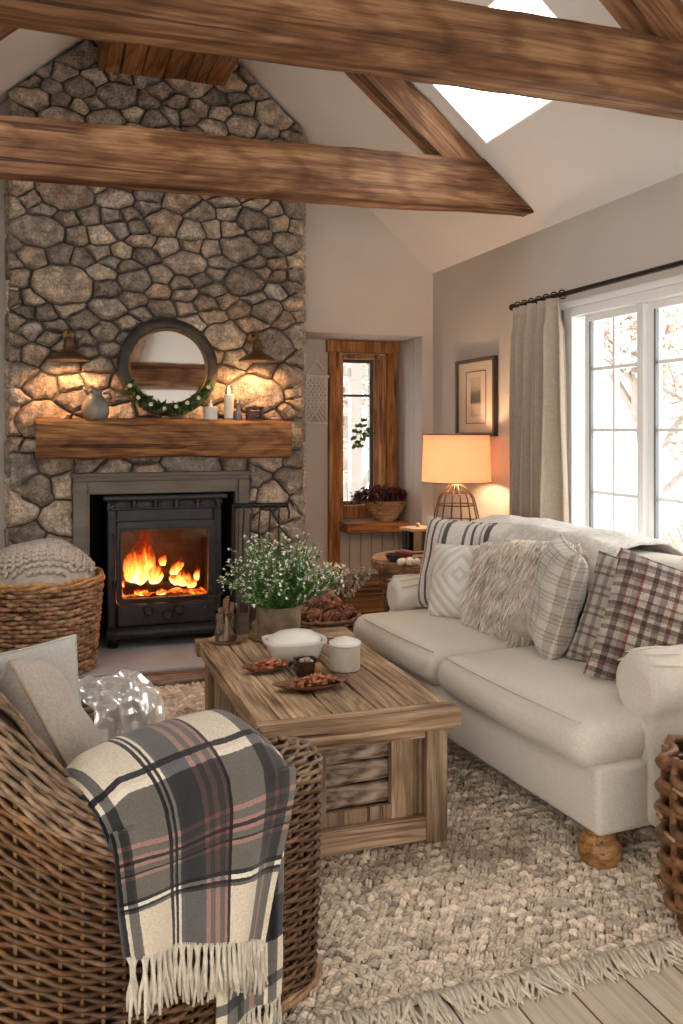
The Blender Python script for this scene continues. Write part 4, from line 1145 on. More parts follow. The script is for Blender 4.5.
WB = mat('white_ball', (.80, .75, .66), (.66, .60, .50), rough=.7, scale=30, bump=.3)
for (x, y, r) in ((1.86, 4.465, .022), (1.905, 4.45, .024), (1.945, 4.44, .022), (1.925, 4.49, .023), (1.885, 4.495, .021)):
    o = MB().ell((0, 0, 0), (r, r, r * .9), nu=14, nv=10).build('white_ball', WB, smooth=180, loc=(x, y, .602 + r * .88))
    tag(o, 'small white decorative ball at the front edge of the round side table', 'ornament', 'white balls on the side table')

# ================================================================== SOFA
SO = (2.0, 3.15, 0)
sf = thing('sofa', 'large cream linen sofa with rolled arms and bun feet under the window', 'sofa', SO, rotz=radians(4))
def S(mb): return T3(mb, SO)
Y0, Y1 = 2.27, 4.03
BX = 1.505
q = MB(); q.rbox(BX, 2.42, Y0 - .01, Y1 + .01, .125, .335, r=.022, n=12, bulge=(.012, 0, 0)); S(q).build('seat_base', LINEN, sf, smooth=180)
ym = 3.20
for a, c_ in ((Y0 + .005, ym - .002), (ym + .002, Y1 - .005)):
    q = MB(); q.rbox(1.455, 2.22, a, c_, .315, .462, r=.062, n=16, bulge=(.018, .004, .028), nz=.006, nsc=3.0)
    o = S(q).build('seat_cushion', LINEN, sf, smooth=180)
    # piping along the front top and bottom edge
    p = MB()
    for zz, xx in ((.452, 1.462 + .030), ):
        p.tube([(xx - .004 - .016 * sin(pi * k / 24), a + .05 + (c_ - a - .10) * k / 24, zz + .004 + .003 * sin(pi * k / 24)) for k in range(25)], .0035, 6)
    S(p).build('piping', LINEN, o, smooth=180)
q = MB(); q.rbox(2.30, 2.47, Y0 - .08, Y1 + .08, .125, .76, r=.05, n=14); S(q).build('back_frame', LINEN, sf, smooth=180)
for a, c_ in ((Y0 + .01, ym), (ym, Y1 - .01)):
    q = MB(); q.rbox(2.08, 2.40, a, c_, .45, .845, r=.085, n=16, bulge=(.03, 0, .025), nz=.012, nsc=3.0); S(q).build('back_cushion', LINEN, sf, smooth=180)
# rolled arms
def arm(ys, sgn, zc, r, x0=1.70):
    """profile in (outwards, z); sgn=-1 is the near arm. outwards is measured from the seat side"""
    P = []
    P.append((.0, .128)); P.append((.0, .25)); P.append((.004, .36)); P.append((.012, zc - r - .035)); 
    c = (.045, zc)
    for k in range(0, 19):
        a = radians(232 - k * (232 + 58) / 18); P.append((c[0] + r * cos(a), c[1] + r * sin(a)))
    P.append((.118, zc - r - .03)); P.append((.125, .36)); P.append((.13, .25)); P.append((.13, .128))
    n = len(P); V = []; F = []
    xs = [x0 + .0, x0 + .004, x0 + .012, x0 + .024, x0 + .05, x0 + .1, x0 + .2, x0 + .35, x0 + .5, 2.40]
    ins = [.042, .024, .011, .003, 0, 0, 0, 0, 0, 0]
    cc = (.05, .45)
    for xi, (x, i_) in enumerate(zip(xs, ins)):
        for (a, z) in P:
            d = Vector((a - cc[0], z - cc[1])); L = d.length
            a2 = cc[0] + d.x * (L - i_) / L; z2 = cc[1] + d.y * (L - i_) / L
            ang = atan2(z - zc, a - c[0])
            pl = 0
            if z > zc - r and 1 <= xi <= 5: pl = .004 * sin(ang * 7 + xi * 2.0)
            V.append((x, ys + sgn * (a2 + pl * .6), z2 + pl + .006 * noise.noise(Vector((x * 4, a2 * 4, z2 * 4)))))
    for i in range(len(xs) - 1):
        for j in range(n):
            l = (j + 1) % n; F.append((i * n + j, i * n + l, (i + 1) * n + l, (i + 1) * n + j))
    F.append(tuple(range(n))); F.append(tuple((len(xs) - 1) * n + j for j in range(n)))
    o = S(MB().add(V, F)).build('arm', LINEN, sf, smooth=75)
    # recessed front facing with piping following its outline
    p = MB(); P2 = []
    for (a, z) in P[1:-1]:
        d = Vector((a - cc[0], z - cc[1])); L = d.length; P2.append((x0 - .003, ys + sgn * (cc[0] + d.x * (L - .016) / L), cc[1] + d.y * (L - .016) / L))
    P2 = [(x0 - .003, ys + sgn * .012, .13)] + P2 + [(x0 - .003, ys + sgn * .118, .13)]
    # pleats fanning over the roll
    p = MB()
    for k in range(5):
        a0 = radians(150 - k * 26); pts = []
        for j in range(7): pts.append((x0 + .012 + j * .022 + .004 * sin(k + j), ys + sgn * (c[0] + (r + .0005 + .002 * sin(pi * j / 6)) * cos(a0 - j * .03)), c[1] + (r + .0005 + .002 * sin(pi * j / 6)) * sin(a0 - j * .03)))
        p.tube(pts, [.0015, .004, .005, .0045, .004, .003, .001], 6)
    S(p).build('pleats', LINEN, o, smooth=180)
arm(2.365, -1, .553, .104, x0=1.69)
arm(Y1 - .01, 1, .535, .085)
BUN = wood('honey_bun_foot', (.30, .14, .045), (.46, .24, .09), (.58, .34, .15), grain=2, bump=.1, rough=.35)
for (x, y) in ((1.565, 2.33), (1.565, 4.0), (2.34, 2.33), (2.34, 4.0)):
    S(MB().lathe([(.035, 0), (.055, .008), (.066, .032), (.066, .060), (.052, .09), (.04, .10), (.04, .135)], 28, (x, y, .012))).build('bun_foot', BUN, sf, smooth=60)

# white throw over the sofa back
def throw(u, v):
    # u along the back (y), v across: front low -> over -> behind
    y = 2.86 + u * 1.10 + .03 * sin(v * 5)
    prof = [(-.05 + 2.07, .70), (2.055, .80), (2.11, .878), (2.22, .905), (2.35, .885), (2.44, .83), (2.488, .76), (2.49, .66)]
    t = v * (len(prof) - 1); i = min(int(t), len(prof) - 2); f = t - i
    x = prof[i][0] * (1 - f) + prof[i + 1][0] * f; z = prof[i][1] * (1 - f) + prof[i + 1][1] * f
    n1 = noise.noise(Vector((y * 5, v * 5, 1))); n2 = noise.noise(Vector((y * 13, v * 9, 5)))
    return (x - .012 * n1 - .006 * n2 - .0, y, z + .018 * n1 + .008 * n2 + .02 * sin(pi * u) + .006)
q = MB(); q.grid(throw, 110, 60)
q.v = [v - np.array([2.0, 3.15, 0]) for v in q.v]
o = q.build('throw_blanket', WOOLW, smooth=180, solid=.012, loc=(2.0, 3.15, 0), rot=(0, 0, radians(4))); tag(o, 'off white woolly throw laid over the sofa back by the curtain', 'throw')

# ---- pillows
def pillow_mesh(q, w, h, t, seed=0, n=26, pinch=.06, col=(1, 1, 1)):
    """lies in XZ plane (x width, z height), thickness along y; z from 0"""
    for sgn in (1, -1):
        def fn(u, v):
            a = 2 * u - 1; c = 2 * v - 1
            e = max(0, (1 - a ** 4)) ** .55 * max(0, (1 - c ** 4)) ** .55
            X = a * (1 - pinch * (1 - c * c) * 1.0 + 0) ; Z = c * (1 - pinch * (1 - a * a))
            ny = .10 * noise.noise(Vector((a * 1.7 + seed, c * 1.7, sgn * 2))) * e
            wr = .03 * noise.noise(Vector((a * 5 + seed, c * 5, sgn))) * e
            return (X * w / 2, sgn * t / 2 * (e * (1 + ny * 3) + wr), Z * h / 2 + h / 2)
        m0 = len(q.f); q.grid(fn, n, n)
        if sgn > 0: q.f[m0:] = [f[::-1] for f in q.f[m0:]]
def edge_pts(w, h, pinch, m=14):
    P = []
    for k in range(m): a = -1 + 2 * k / m; P.append((a * w / 2, 0, -(1 - pinch * (1 - a * a)) * h / 2 + h / 2))
    for k in range(m): c = -1 + 2 * k / m; P.append(((1 - pinch * (1 - c * c)) * w / 2, 0, c * h / 2 + h / 2))
    for k in range(m): a = 1 - 2 * k / m; P.append((a * w / 2, 0, (1 - pinch * (1 - a * a)) * h / 2 + h / 2))
    for k in range(m): c = 1 - 2 * k / m; P.append((-(1 - pinch * (1 - c * c)) * w / 2, 0, c * h / 2 + h / 2))
    return P
def pillow(loc, w, h, t, rz, lean, roll, m, label, seed=0, pipe=None, name='throw_pillow', pinch=.06, col=(1, 1, 1), cat='pillow'):
    """rz: heading of the pillow's face normal (-y local) ; lean: tilt backwards; roll: in plane"""
    th = thing(name, label, cat, loc)
    th.rotation_euler = (Matrix.Rotation(rz, 3, 'Z') @ Matrix.Rotation(-lean, 3, 'X') @ Matrix.Rotation(roll, 3, 'Y')).to_euler()
    q = MB(); pillow_mesh(q, w, h, t, seed, pinch=pinch, col=col); q.build('cover', m, th, smooth=180)
    p = MB(); p.tube(edge_pts(w, h, pinch), .004, 6, closed=True, up=(0, 1, 0)); p.build('piping', pipe or m, th, smooth=180)
    return th
# materials for the pillows (object coordinates; metres)
cr = (.72, .67, .60)
ST1 = stripes('striped_pillow', [(0, [(0, cr), (.10, (.16, .14, .13)), (.17, cr), (.30, (.10, .085, .085)), (.36, cr), (.50, (.30, .25, .22)), (.54, cr), (.60, (.12, .10, .10)), (.72, cr)])], kind='Object', scale=(4.3, 4.3, 4.3))
ST2 = stripes('woven_grey_pillow', [(2, [(0, (.66, .61, .55)), (.18, (.42, .38, .35)), (.24, (.62, .57, .51)), (.4, (.30, .27, .25)), (.44, (.6, .55, .49)), (.62, (.42, .38, .34)), (.7, (.65, .6, .53))]), (0, [(0, (1, .98, .95)), (.3, (.70, .66, .62)), (.42, (1, .98, .95)), (.7, (.62, .58, .55)), (.78, (1, 1, 1))])], kind='Object', scale=(7.5, 7.5, 14))
ST3 = stripes('grey_plaid_pillow', [(0, [(0, (.46, .41, .36)), (.25, (.25, .22, .20)), (.4, (.5, .45, .4)), (.6, (.30, .26, .23)), (.75, (.5, .45, .39))]), (2, [(0, (1, .97, .93)), (.22, (.50, .46, .43)), (.35, (1, .96, .92)), (.55, (.62, .57, .53)), (.72, (1, 1, 1))])], kind='Object', scale=(9, 9, 13))
PL = stripes('big_plaid_pillow', [(0, [(0, (.62, .56, .50)), (.12, (.24, .18, .165)), (.22, (.50, .44, .39)), (.30, (.36, .30, .27)), (.38, (.34, .15, .14)), (.43, (.60, .54, .48)), (.56, (.20, .16, .15)), (.64, (.52, .46, .41)), (.74, (.30, .24, .22)), (.84, (.58, .52, .46)), (.93, (.36, .20, .18))]), (2, [(0, (1, .96, .9)), (.10, (.45, .39, .36)), (.20, (1, .95, .9)), (.30, (.68, .58, .54)), (.38, (.36, .30, .28)), (.5, (1, .96, .92)), (.58, (.55, .50, .46)), (.68, (.30, .25, .24)), (.76, (.85, .8, .75)), (.88, (.5, .42, .4)), (.93, (1, .95, .9))])], kind='Object', scale=(4.6, 4.6, 6.5), bump=.8, noise_amt=.4)
ZS_ = .478
pillow((1.855, 3.77, ZS_), .50, .45, .15, radians(-62), radians(14), 0, ST1, 'cream pillow with dark vertical stripes at the far end of the sofa', 1)
# textured tufted pillow
m, nt, b = _new('tufted_pillow')
v = coords(nt); t = nt.nodes.new('ShaderNodeSeparateXYZ'); nt.links.new(v, t.inputs[0])
def mth(op, a, b_=None):
    n_ = nt.nodes.new('ShaderNodeMath'); n_.operation = op
    for i, x in enumerate((a, b_)):
        if x is None: continue
        if isinstance(x, (int, float)): n_.inputs[i].default_value = x
        else: nt.links.new(x, n_.inputs[i])
    return n_.outputs[0]
ax_ = mth('ABSOLUTE', t.outputs[0]); az_ = mth('ABSOLUTE', mth('SUBTRACT', t.outputs[2], .2))
dm = mth('FRACT', mth('MULTIPLY', mth('ADD', ax_, az_), 16.0)); dd = mth('ABSOLUTE', mth('SUBTRACT', dm, .5))
fz = nz(nt, v, 200, 2)
nt.links.new(ramp(nt, dd, [(.1, (.64, .59, .52)), (.28, (.76, .72, .65))]), b.inputs['Base Color'])
bumpn(nt, b, mth('ADD', dd, mth('MULTIPLY', fz, .4)), 1.0, .012); b.inputs['Roughness'].default_value = .95; TUFT = m
tp = pillow((1.80, 3.585, ZS_), .40, .36, .14, radians(-60), radians(18), radians(-5), TUFT, 'cream pillow tufted with raised diamonds and small corner tassels', 3)
q = MB()
for sx in (-1, 1):
    for k in range(26):
        a = rg.uniform(-1, 1); q.tube([(sx * .195, 0, .01), (sx * (.205 + .01 * rg.random()), a * .015, -.002), (sx * (.21 + .02 * rg.random()), a * .022, -.012 + .012 * rg.random())], .0025, 4)
q.build('tassels', CREAM, tp)
# shaggy pillows
FURM = mat('shaggy_yarn', (.80, .73, .64), (.60, .53, .45), rough=.9, scale=20, attr=True, sheen=.3)
def shag(th, w, h, t, n, seed, length, down=.8, zlo=0, zhi=1):
    r_ = random.Random(seed); q = MB()
    for i in range(n):
        a = r_.uniform(-1.02, 1.02); c = -1 + 2 * (zlo + (zhi - zlo) * r_.random()); sg = -1 if r_.random() < .8 else 1
        e = max(0, 1 - min(1, abs(a)) ** 4) ** .55 * max(0, 1 - min(1, abs(c)) ** 4) ** .55
        p = Vector((a * w / 2, sg * t / 2 * e, c * h / 2 + h / 2)); L = length * r_.uniform(.6, 1.3)
        o_ = Vector((a * .35 + r_.gauss(0, .45), sg * (.55 + .3 * r_.random()), -down * (.6 + .5 * r_.random()) + .5 * c))
        o_.normalize(); s2 = Vector((r_.gauss(0, .3), sg * .1, -1)).normalized()
        g = r_.uniform(.65, 1.35)
        pts = [p, p + o_ * L * .4, p + o_ * L * .65 + s2 * L * .25, p + o_ * L * .75 + s2 * L * .6]
        q.tube([tuple(x) for x in pts], [.0018, .0024, .0021, .0008], 4, col=(g, g * .98, g * .95), cap=False)
    return q
p3 = pillow((1.865, 3.36, ZS_), .36, .37, .13, radians(-72), radians(16), radians(4), BEIGE, 'shaggy cream pillow with long yarn, left of the two shaggy ones', 5)
shag(p3, .36, .37, .13, 3800, 4, .06).build('shaggy_yarn', FURM, p3, smooth=60)
p4 = pillow((1.88, 3.16, ZS_), .40, .42, .15, radians(-76), radians(16), radians(-4), BEIGE, 'shaggy beige pillow with fringed top, right of the two shaggy ones', 6)
shag(p4, .40, .42, .15, 3300, 7, .05, zlo=.3).build('shaggy_yarn', FURM, p4, smooth=60)
pillow((1.865, 3.03, ZS_), .40, .44, .17, radians(-112), radians(14), radians(4), ST2, 'cream pillow with fine grey woven stripes in the middle of the sofa', 8)
pillow((1.985, 2.67, ZS_ - .02), .42, .41, .13, radians(-44), radians(16), radians(14), ST3, 'grey beige checked pillow partly behind the big plaid pillow', 11)
pillow((1.945, 2.475, ZS_ - .035), .45, .46, .16, radians(-32), radians(17), radians(17), PL, 'large plaid pillow in dark red, black and cream near the front arm', 14)
pillow((2.24, 2.52, ZS_), .38, .40, .12, radians(-60), radians(10), radians(10), CREAM, 'plain cream pillow behind the large plaid pillow against the near arm', 17)
# ================================================================== COFFEE TABLE
CT = (.94, 3.15, 0)
tt = thing('coffee_table', 'weathered plank coffee table chest in the middle of the rug', 'coffee table', CT)
def C_(mb): return T3(mb, CT)
def shade(): g = random.uniform(.78, 1.2); return (g, g * random.uniform(.96, 1.02), g * random.uniform(.92, 1.0))
TX0, TX1, TY0, TY1 = .612, 1.268, 2.54, 3.76
ztop = .455
# top: long boards with breadboard ends
xs_ = [TX0, TX0 + .115, TX0 + .25, TX0 + .40, TX0 + .53, TX1]
q = MB()
for i in range(5): q.rbox(xs_[i] + .0035, xs_[i + 1] - .0035, TY0 + .085, TY1 - .085, ztop - .055, ztop - random.uniform(0, .002), r=.004, n=10, nz=.0012, nsc=6, col=shade())
C_(q).build('top_boards', TABW, tt, smooth=50)
for a, c_ in ((TY0, TY0 + .082), (TY1 - .082, TY1)):
    q = MB(); q.rbox(TX0 - .004, TX1 + .004, a, c_, ztop - .062, ztop, r=.006, n=12, nz=.002, nsc=8, col=shade()); C_(q).build('breadboard_end', TABX, tt, smooth=50)
lx0, lx1, ly0, ly1 = TX0 + .035, TX1 - .03, TY0 + .035, TY1 - .035
LW = .075
for x in (lx0, lx1 - LW):
    for y in (ly0, ly1 - LW): C_(MB().rbox(x, x + LW, y, y + LW, .012, ztop - .06, r=.005, n=8, nz=.0015, nsc=8, col=shade())).build('leg', TABZ, tt, smooth=50)
for y in (ly0 + .012, ly1 - .012 - .03):
    C_(MB().rbox(lx0 + LW, lx1 - LW, y, y + .03, ztop - .10, ztop - .062, r=.003, n=8, col=shade())).build('upper_rail', TABX, tt, smooth=50)
    C_(MB().rbox(lx0 + LW, lx1 - LW, y - .012, y + .03, .03, .105, r=.004, n=8, nz=.001, col=shade())).build('lower_rail', TABX, tt, smooth=50)
for x in (lx0 + .006, lx1 - .036):
    C_(MB().rbox(x, x + .03, ly0 + LW, ly1 - LW, ztop - .12, ztop - .062, r=.003, n=8, col=shade())).build('upper_side_rail', TABW, tt, smooth=50)
    C_(MB().rbox(x, x + .03, ly0 + LW, ly1 - LW, .03, .105, r=.003, n=8, col=shade())).build('lower_side_rail', TABW, tt, smooth=50)
for x in (lx0 + .022, lx1 - .04):
    q = MB(); y = ly0 + LW
    while y < ly1 - LW - .01:
        w_ = min(.14, ly1 - LW - y); q.rbox(x, x + .018, y + .0015, y + w_ - .0015, .10, ztop - .115, r=.002, n=7, col=shade()); y += w_
    C_(q).build('side_panel', TABZ, tt, smooth=50)
# end panels with the log opening on the near end
q = MB(); yp = ly0 + .032
ox0, ox1, oz0, oz1 = .832, 1.052, .148, .355
xx = lx0 + LW
while xx < lx1 - LW - .005:
    w_ = min(.085, lx1 - LW - xx)
    if xx + w_ <= ox0 + .0 or xx >= ox1 - .0: q.rbox(xx + .001, xx + w_ - .001, yp, yp + .02, .10, ztop - .095, r=.002, n=7, col=shade())
    else:
        q.rbox(xx + .001, xx + w_ - .001, yp, yp + .02, .10, oz0, r=.002, n=7, col=shade()); pass
    xx += w_
q.rbox(lx0 + LW, ox0, yp - .004, yp + .022, .103, .357, r=.002, n=7, col=shade()).rbox(ox1, ox1 + .075, yp - .006, yp + .022, .103, .365, r=.002, n=7, col=shade())
C_(q).build('end_panel', TABZ, tt, smooth=50)
q = MB(); q.rbox(lx0 + LW, lx1 - LW, ly1 - .06, ly1 - .04, .10, ztop - .135, r=.002, n=7); C_(q).build('end_panel', TABZ, tt, smooth=50)
q = MB(); q.box(lx0 + .03, lx1 - .03, ly0 + .06, ly1 - .06, .095, .11, col=(.5, .5, .5)); q.box(lx0 + LW, ox1 + .07, ly0 + .30, ly0 + .31, .11, .38, col=(.35, .33, .3)); C_(q).build('bottom_board', TABX, tt, smooth=0)
LOGM = mat('log_bark', (.62, .47, .35), (.12, .075, .05), rough=.95, scale=14, stretch=(1, 3, 3), bump=1.0, bscale=30, bdist=.02, detail=6)
for (z, y, r, lb) in ((.170, ly0 + .080, .034, 'weathered split log at the bottom of the opening in the coffee table'), (.242, ly0 + .084, .033, 'weathered split log in the middle of the opening in the coffee table'), (.315, ly0 + .088, .036, 'weathered split log on top in the opening in the coffee table')):
    log((.745, y, z), (1.135, y + .01, z + .004), r, lb, LOGM, seed=z * 30, group='logs inside the coffee table')

# ================================================================== ON THE COFFEE TABLE
zt = ztop + .001
pp = thing('flowering_plant', 'leafy green plant with tiny white flowers in a brown round pot on the coffee table', 'plant', (.955, 3.66, zt))
POT = mat('aged_brown_pot', (.30, .22, .14), (.17, .12, .075), rough=.75, scale=14, bump=.3)
MB().lathe([(.082, 0), (.09, .004), (.094, .05), (.098, .125), (.102, .135), (.102, .142), (.092, .142), (.088, .12), (0, .115)], 40).build('pot', POT, pp, smooth=50)
MB().lathe([(.0, .0), (.125, 0), (.13, .008), (.118, .012), (0, .010)], 40).build('saucer', DARKW, pp, smooth=50)
qs, ql, qb = MB(), MB(), MB(); rp = random.Random(12)
for i in range(150):
    a = rp.uniform(0, 2 * pi); r0 = .07 * sqrt(rp.random()); out = rp.uniform(.02, 1.0) ** .8; L = rp.uniform(.20, .36) * (1 - .15 * out)
    d = Vector((cos(a) * out * .9, sin(a) * out * .9, 1 - .28 * out)).normalized()
    p0 = Vector((cos(a) * r0, sin(a) * r0, .115)); pts = []
    for k in range(7):
        t = k / 6; pts.append(p0 + d * L * t + Vector((0, 0, -.06 * out * t * t)) + Vector((noise.noise(Vector((i, t * 3, 0))), noise.noise(Vector((i, t * 3, 5))), 0)) * .02 * t)
    qs.tube([tuple(p) for p in pts], [.0022] * 4 + [.0016] * 3, 4, cap=False, col=(.8, 1, .7))
    for k in range(1, 7):
        for j in range(4):
            g = rp.uniform(.6, 1.7); dd = (d * .6 + Vector((rp.gauss(0, .7), rp.gauss(0, .7), rp.gauss(.15, .4)))); pos = pts[k] + (pts[k - 1] - pts[k]) * rp.random()
            leaf(ql, pos, dd, rp.uniform(.022, .042), rp.uniform(.005, .009), (g * .95, g, g * .8))
    nb = 5 if rp.random() < .8 else 2
    for k in range(nb):
        pos = pts[6 - (k // 2)] + Vector((rp.gauss(0, .010), rp.gauss(0, .010), rp.gauss(.004, .010)))
        for j in range(4):
            leaf(qb, pos, (rp.gauss(0, 1), rp.gauss(0, 1), rp.gauss(.5, .6)), .011, .009, (1, 1, 1))
qs.build('stems', LEAF, pp); ql.build('foliage', mat('fresh_leaf', (.14, .27, .07), (.06, .14, .035), rough=.5, scale=30, attr=True), pp, smooth=0)
o = qb.build('blossoms', mat('white_blossom', (.90, .88, .84), rough=.6), pp, smooth=0)

# tray with cinnamon jar
tr = thing('small_tray', 'small flat pinkish round tray at the far left corner of the coffee table', 'tray', (.725, 3.66, zt))
MB().lathe([(.0, 0), (.062, 0), (.072, .006), (.074, .010), (.068, .009), (.060, .005), (0, .005)], 36).build('plate', mat('copper_tray', (.45, .28, .22), (.35, .21, .16), rough=.35, scale=10, metal=.4), tr, smooth=60)
gj = thing('glass_jar', 'clear straight glass jar holding brown cinnamon sticks', 'jar', (.725, 3.66, zt + .0065))
q = MB(); q.lathe([(.044, 0), (.046, .003), (.046, .118), (.044, .118), (.0435, .006), (0, .006)], 36); q.build('glass', GLASS, gj, smooth=60)
CIN = mat('cinnamon_stick', (.36, .19, .11), (.24, .12, .065), rough=.8, scale=30, stretch=(4, 4, 1))
for (a, r, L, le) in ((0, .02, .15, .1), (1.1, .024, .125, -.1), (2.2, .02, .165, .12), (3.3, .022, .13, -.08), (4.4, .024, .18, .09), (5.4, .018, .14, -.12)):
    q = MB(); q.tube([(-.004, 0, 0), (-.002, .001, L * .5), (.0, 0, L)], .0075, 8).tube([(.006, 0, 0), (.007, .001, L * .5), (.006, 0, L * .98)], .006, 8)
    o = q.build('cinnamon_stick', CIN, smooth=60, loc=(.725 + r * cos(a) * .8, 3.66 + r * sin(a) * .8, zt + .014), rot=(le * sin(a) * .6, le * cos(a) * .6, a)); tag(o, 'brown cinnamon stick standing in the glass jar', 'cinnamon stick', 'cinnamon sticks in the jar')
# shallow board / tray behind
q = MB(); q.rbox(-.14, .14, -.075, .075, 0, .016, r=.006, n=10, nz=.002, nsc=9)
tag(q.build('wooden_board', wood('pale_board', (.30, .20, .12), (.48, .35, .23), (.60, .46, .32), grain=2), smooth=60, loc=(1.13, 3.63, zt), rot=(0, 0, -.08)), 'thin pale wooden board lying at the far right corner of the coffee table', 'board')
# white dish with domed lid
wd = thing('covered_dish', 'white ceramic angular dish with a low domed lid on the coffee table', 'dish', (.925, 3.30, zt))
def oct_(rx, ry, z, p=3.2, n=48, ft=0):
    P = []
    for k in range(n):
        a = 2 * pi * k / n; c, s = cos(a), sin(a); f = (abs(c) ** p + abs(s) ** p) ** (-1 / p); w_ = 1 + ft * cos(8 * a)
        P.append((rx * f * c * w_, ry * f * s * w_, z))
    return P
def loft(q, rings, cap0=True, cap1=True, col=(1, 1, 1)):
    n = len(rings[0]); V = [p for r in rings for p in r]; F = []
    for i in range(len(rings) - 1):
        for k in range(n): F.append((i * n + k, i * n + (k + 1) % n, (i + 1) * n + (k + 1) % n, (i + 1) * n + k))
    if cap0: F.append(tuple(range(n))[::-1])
    if cap1: F.append(tuple((len(rings) - 1) * n + k for k in range(n)))
    q.add(V, F, col)
q = MB(); loft(q, [oct_(.082, .062, 0), oct_(.092, .072, .006), oct_(.104, .084, .04), oct_(.112, .092, .066), oct_(.124, .104, .070, ft=.01), oct_(.124, .104, .078, ft=.01), oct_(.108, .088, .076), oct_(.10, .08, .05), oct_(.09, .07, .015)]); q.build('dish', CERW, wd, smooth=50)
q = MB(); loft(q, [oct_(.104, .084, .070, 2.4), oct_(.104, .084, .078, 2.4), oct_(.094, .074, .090, 2.2), oct_(.07, .055, .104, 2.1), oct_(.04, .03, .111, 2), oct_(.01, .01, .113, 2)]); q.build('lid', CERW, wd, smooth=60)
# stoneware canister
cn = thing('stoneware_canister', 'cylindrical beige stoneware canister with a lighter flat lid', 'canister', (1.062, 3.09, zt))
STN = mat('beige_stoneware', (.44, .38, .29), (.37, .32, .245), rough=.6, scale=18, bump=.15, bscale=150)
MB().lathe([(.052, 0), (.057, .003), (.058, .09), (.056, .094), (.05, .094), (0, .094)], 40).build('body', STN, cn, smooth=50)
MB().lathe([(.059, .094), (.061, .097), (.060, .104), (.045, .112), (.012, .122), (0, .124)], 40).build('lid', CERW, cn, smooth=40)
# leaf shaped dishes with sliced dried fruit
SL1 = mat('orange_slice', (.42, .15, .07), (.24, .075, .035), rough=.5, scale=40, attr=True)
GLD = mat('amber_dish', (.22, .10, .05), (.14, .06, .03), rough=.3, scale=12)
def leafdish(loc, rx, ry, rz, label, n, seed, glabel, group):
    t = thing('leaf_dish', label, 'dish', loc, rotz=rz)
    def ring(s, z):
        P = []
        for k in range(48):
            a = 2 * pi * k / 48; r = 1 + .06 * cos(2 * a) + .03 * sin(5 * a); tip = 1 + .25 * max(0, cos(a + pi)) ** 8
            P.append((rx * s * r * cos(a) * tip, ry * s * r * sin(a), z + .006 * s * cos(a) ** 2))
        return P
    q = MB(); loft(q, [ring(.55, 0), ring(.75, .004), ring(1.0, .018), ring(1.01, .021), ring(.97, .020), ring(.7, .009), ring(.4, .006)]); q.build('dish', GLD, t, smooth=60)
    r_ = random.Random(seed)
    # one slice shape
    def slice_mb(c):
        q = MB(); q.grid(lambda u, v: (.026 * (2 * u - 1), .0095 * cos(2 * pi * v) * sqrt(max(.02, 1 - (2 * u - 1) ** 2 * .9)) + .006 * (2 * u - 1) ** 2, .0036 * sin(2 * pi * v) * sqrt(max(.02, 1 - (2 * u - 1) ** 2 * .9))), 9, 10, cv=True, col=c); return q
    base = []
    for c in ((1, 1, 1), (1.7, 1.5, 1.2), (2.2, 3.4, 4.4), (.7, .6, .6)):
        base.append(slice_mb(c))
    idx = 0
    for j in range(3):
        m_ = n if j == 0 else int(n * (.75 if j == 1 else .4))
        for i in range(m_):
            u = (i + .5) / m_ * 2 - 1; sc = (.80, .58, .3)[j]
            x = u * rx * sc; y = (((i * 7 + j * 3) % 5) / 2 - 1) * ry * sc * .7 * sqrt(1 - u * u * .8)
            o = base[r_.choice((0, 0, 1, 1, 2, 3))].build('dried_slice', SL1, smooth=180) if idx < 4 else None
            if o is None:
                o = made[r_.randrange(len(made))].copy(); COL.objects.link(o)
            else:
                if idx == 0: made = []
                made.append(o)
            idx += 1
            cz_, sz_ = cos(rz), sin(rz)
            o.location = (loc[0] + x * cz_ - y * sz_, loc[1] + x * sz_ + y * cz_, loc[2] + .020 + j * .009)
            o.rotation_euler = (r_.uniform(-.5, .5), r_.uniform(-.35, .35), rz + radians(55) + r_.uniform(-.5, .5))
            tag(o, glabel, 'dried fruit', group)
leafdish((.785, 3.16, zt), .078, .055, .15, 'smaller leaf shaped dish of sliced dried fruit near the white dish', 11, 3, 'orange brown slice heaped in the smaller leaf shaped dish', 'slices in the small dish')
leafdish((.885, 2.90, zt), .115, .062, .02, 'larger leaf shaped dish of sliced dried fruit at the near end of the table', 16, 8, 'orange brown slice heaped in the larger leaf shaped dish', 'slices in the large dish')
cu = thing('dark_glass_cup', 'small dark angular cup with a copper side between the dishes', 'cup', (.905, 3.075, zt))
q = MB(); loft(q, [oct_(.034, .034, 0, 5), oct_(.038, .038, .004, 5), oct_(.044, .042, .05, 5), oct_(.044, .042, .054, 5), oct_(.038, .036, .052, 5), oct_(.034, .032, .03, 5)]); q.build('cup', mat('dark_brown_glass', (.05, .028, .018), rough=.15), cu, smooth=40)
q = MB(); q.rbox(.022, .046, -.045, -.036, .004, .05, r=.003, n=7); q.build('copper_panel', mat('copper_panel', (.45, .22, .10), rough=.35, metal=.5), cu)
q = MB()
for i in range(9): a = i * .7; q.ell((.02 * cos(a) * (i % 3) / 2, .02 * sin(a) * (i % 3) / 2, .047 + .004 * (i % 2)), (.011, .010, .009), nu=8, nv=6)
q.build('contents', mat('pale_crumbs', (.55, .45, .36), (.30, .22, .16), rough=.9, scale=60), cu, smooth=180)

# ---- crate of pine cones with dried flowers behind the table
bk = thing('round_log_basket', 'low brown basket on the floor behind the coffee table', 'basket', (1.33, 4.20, 0))
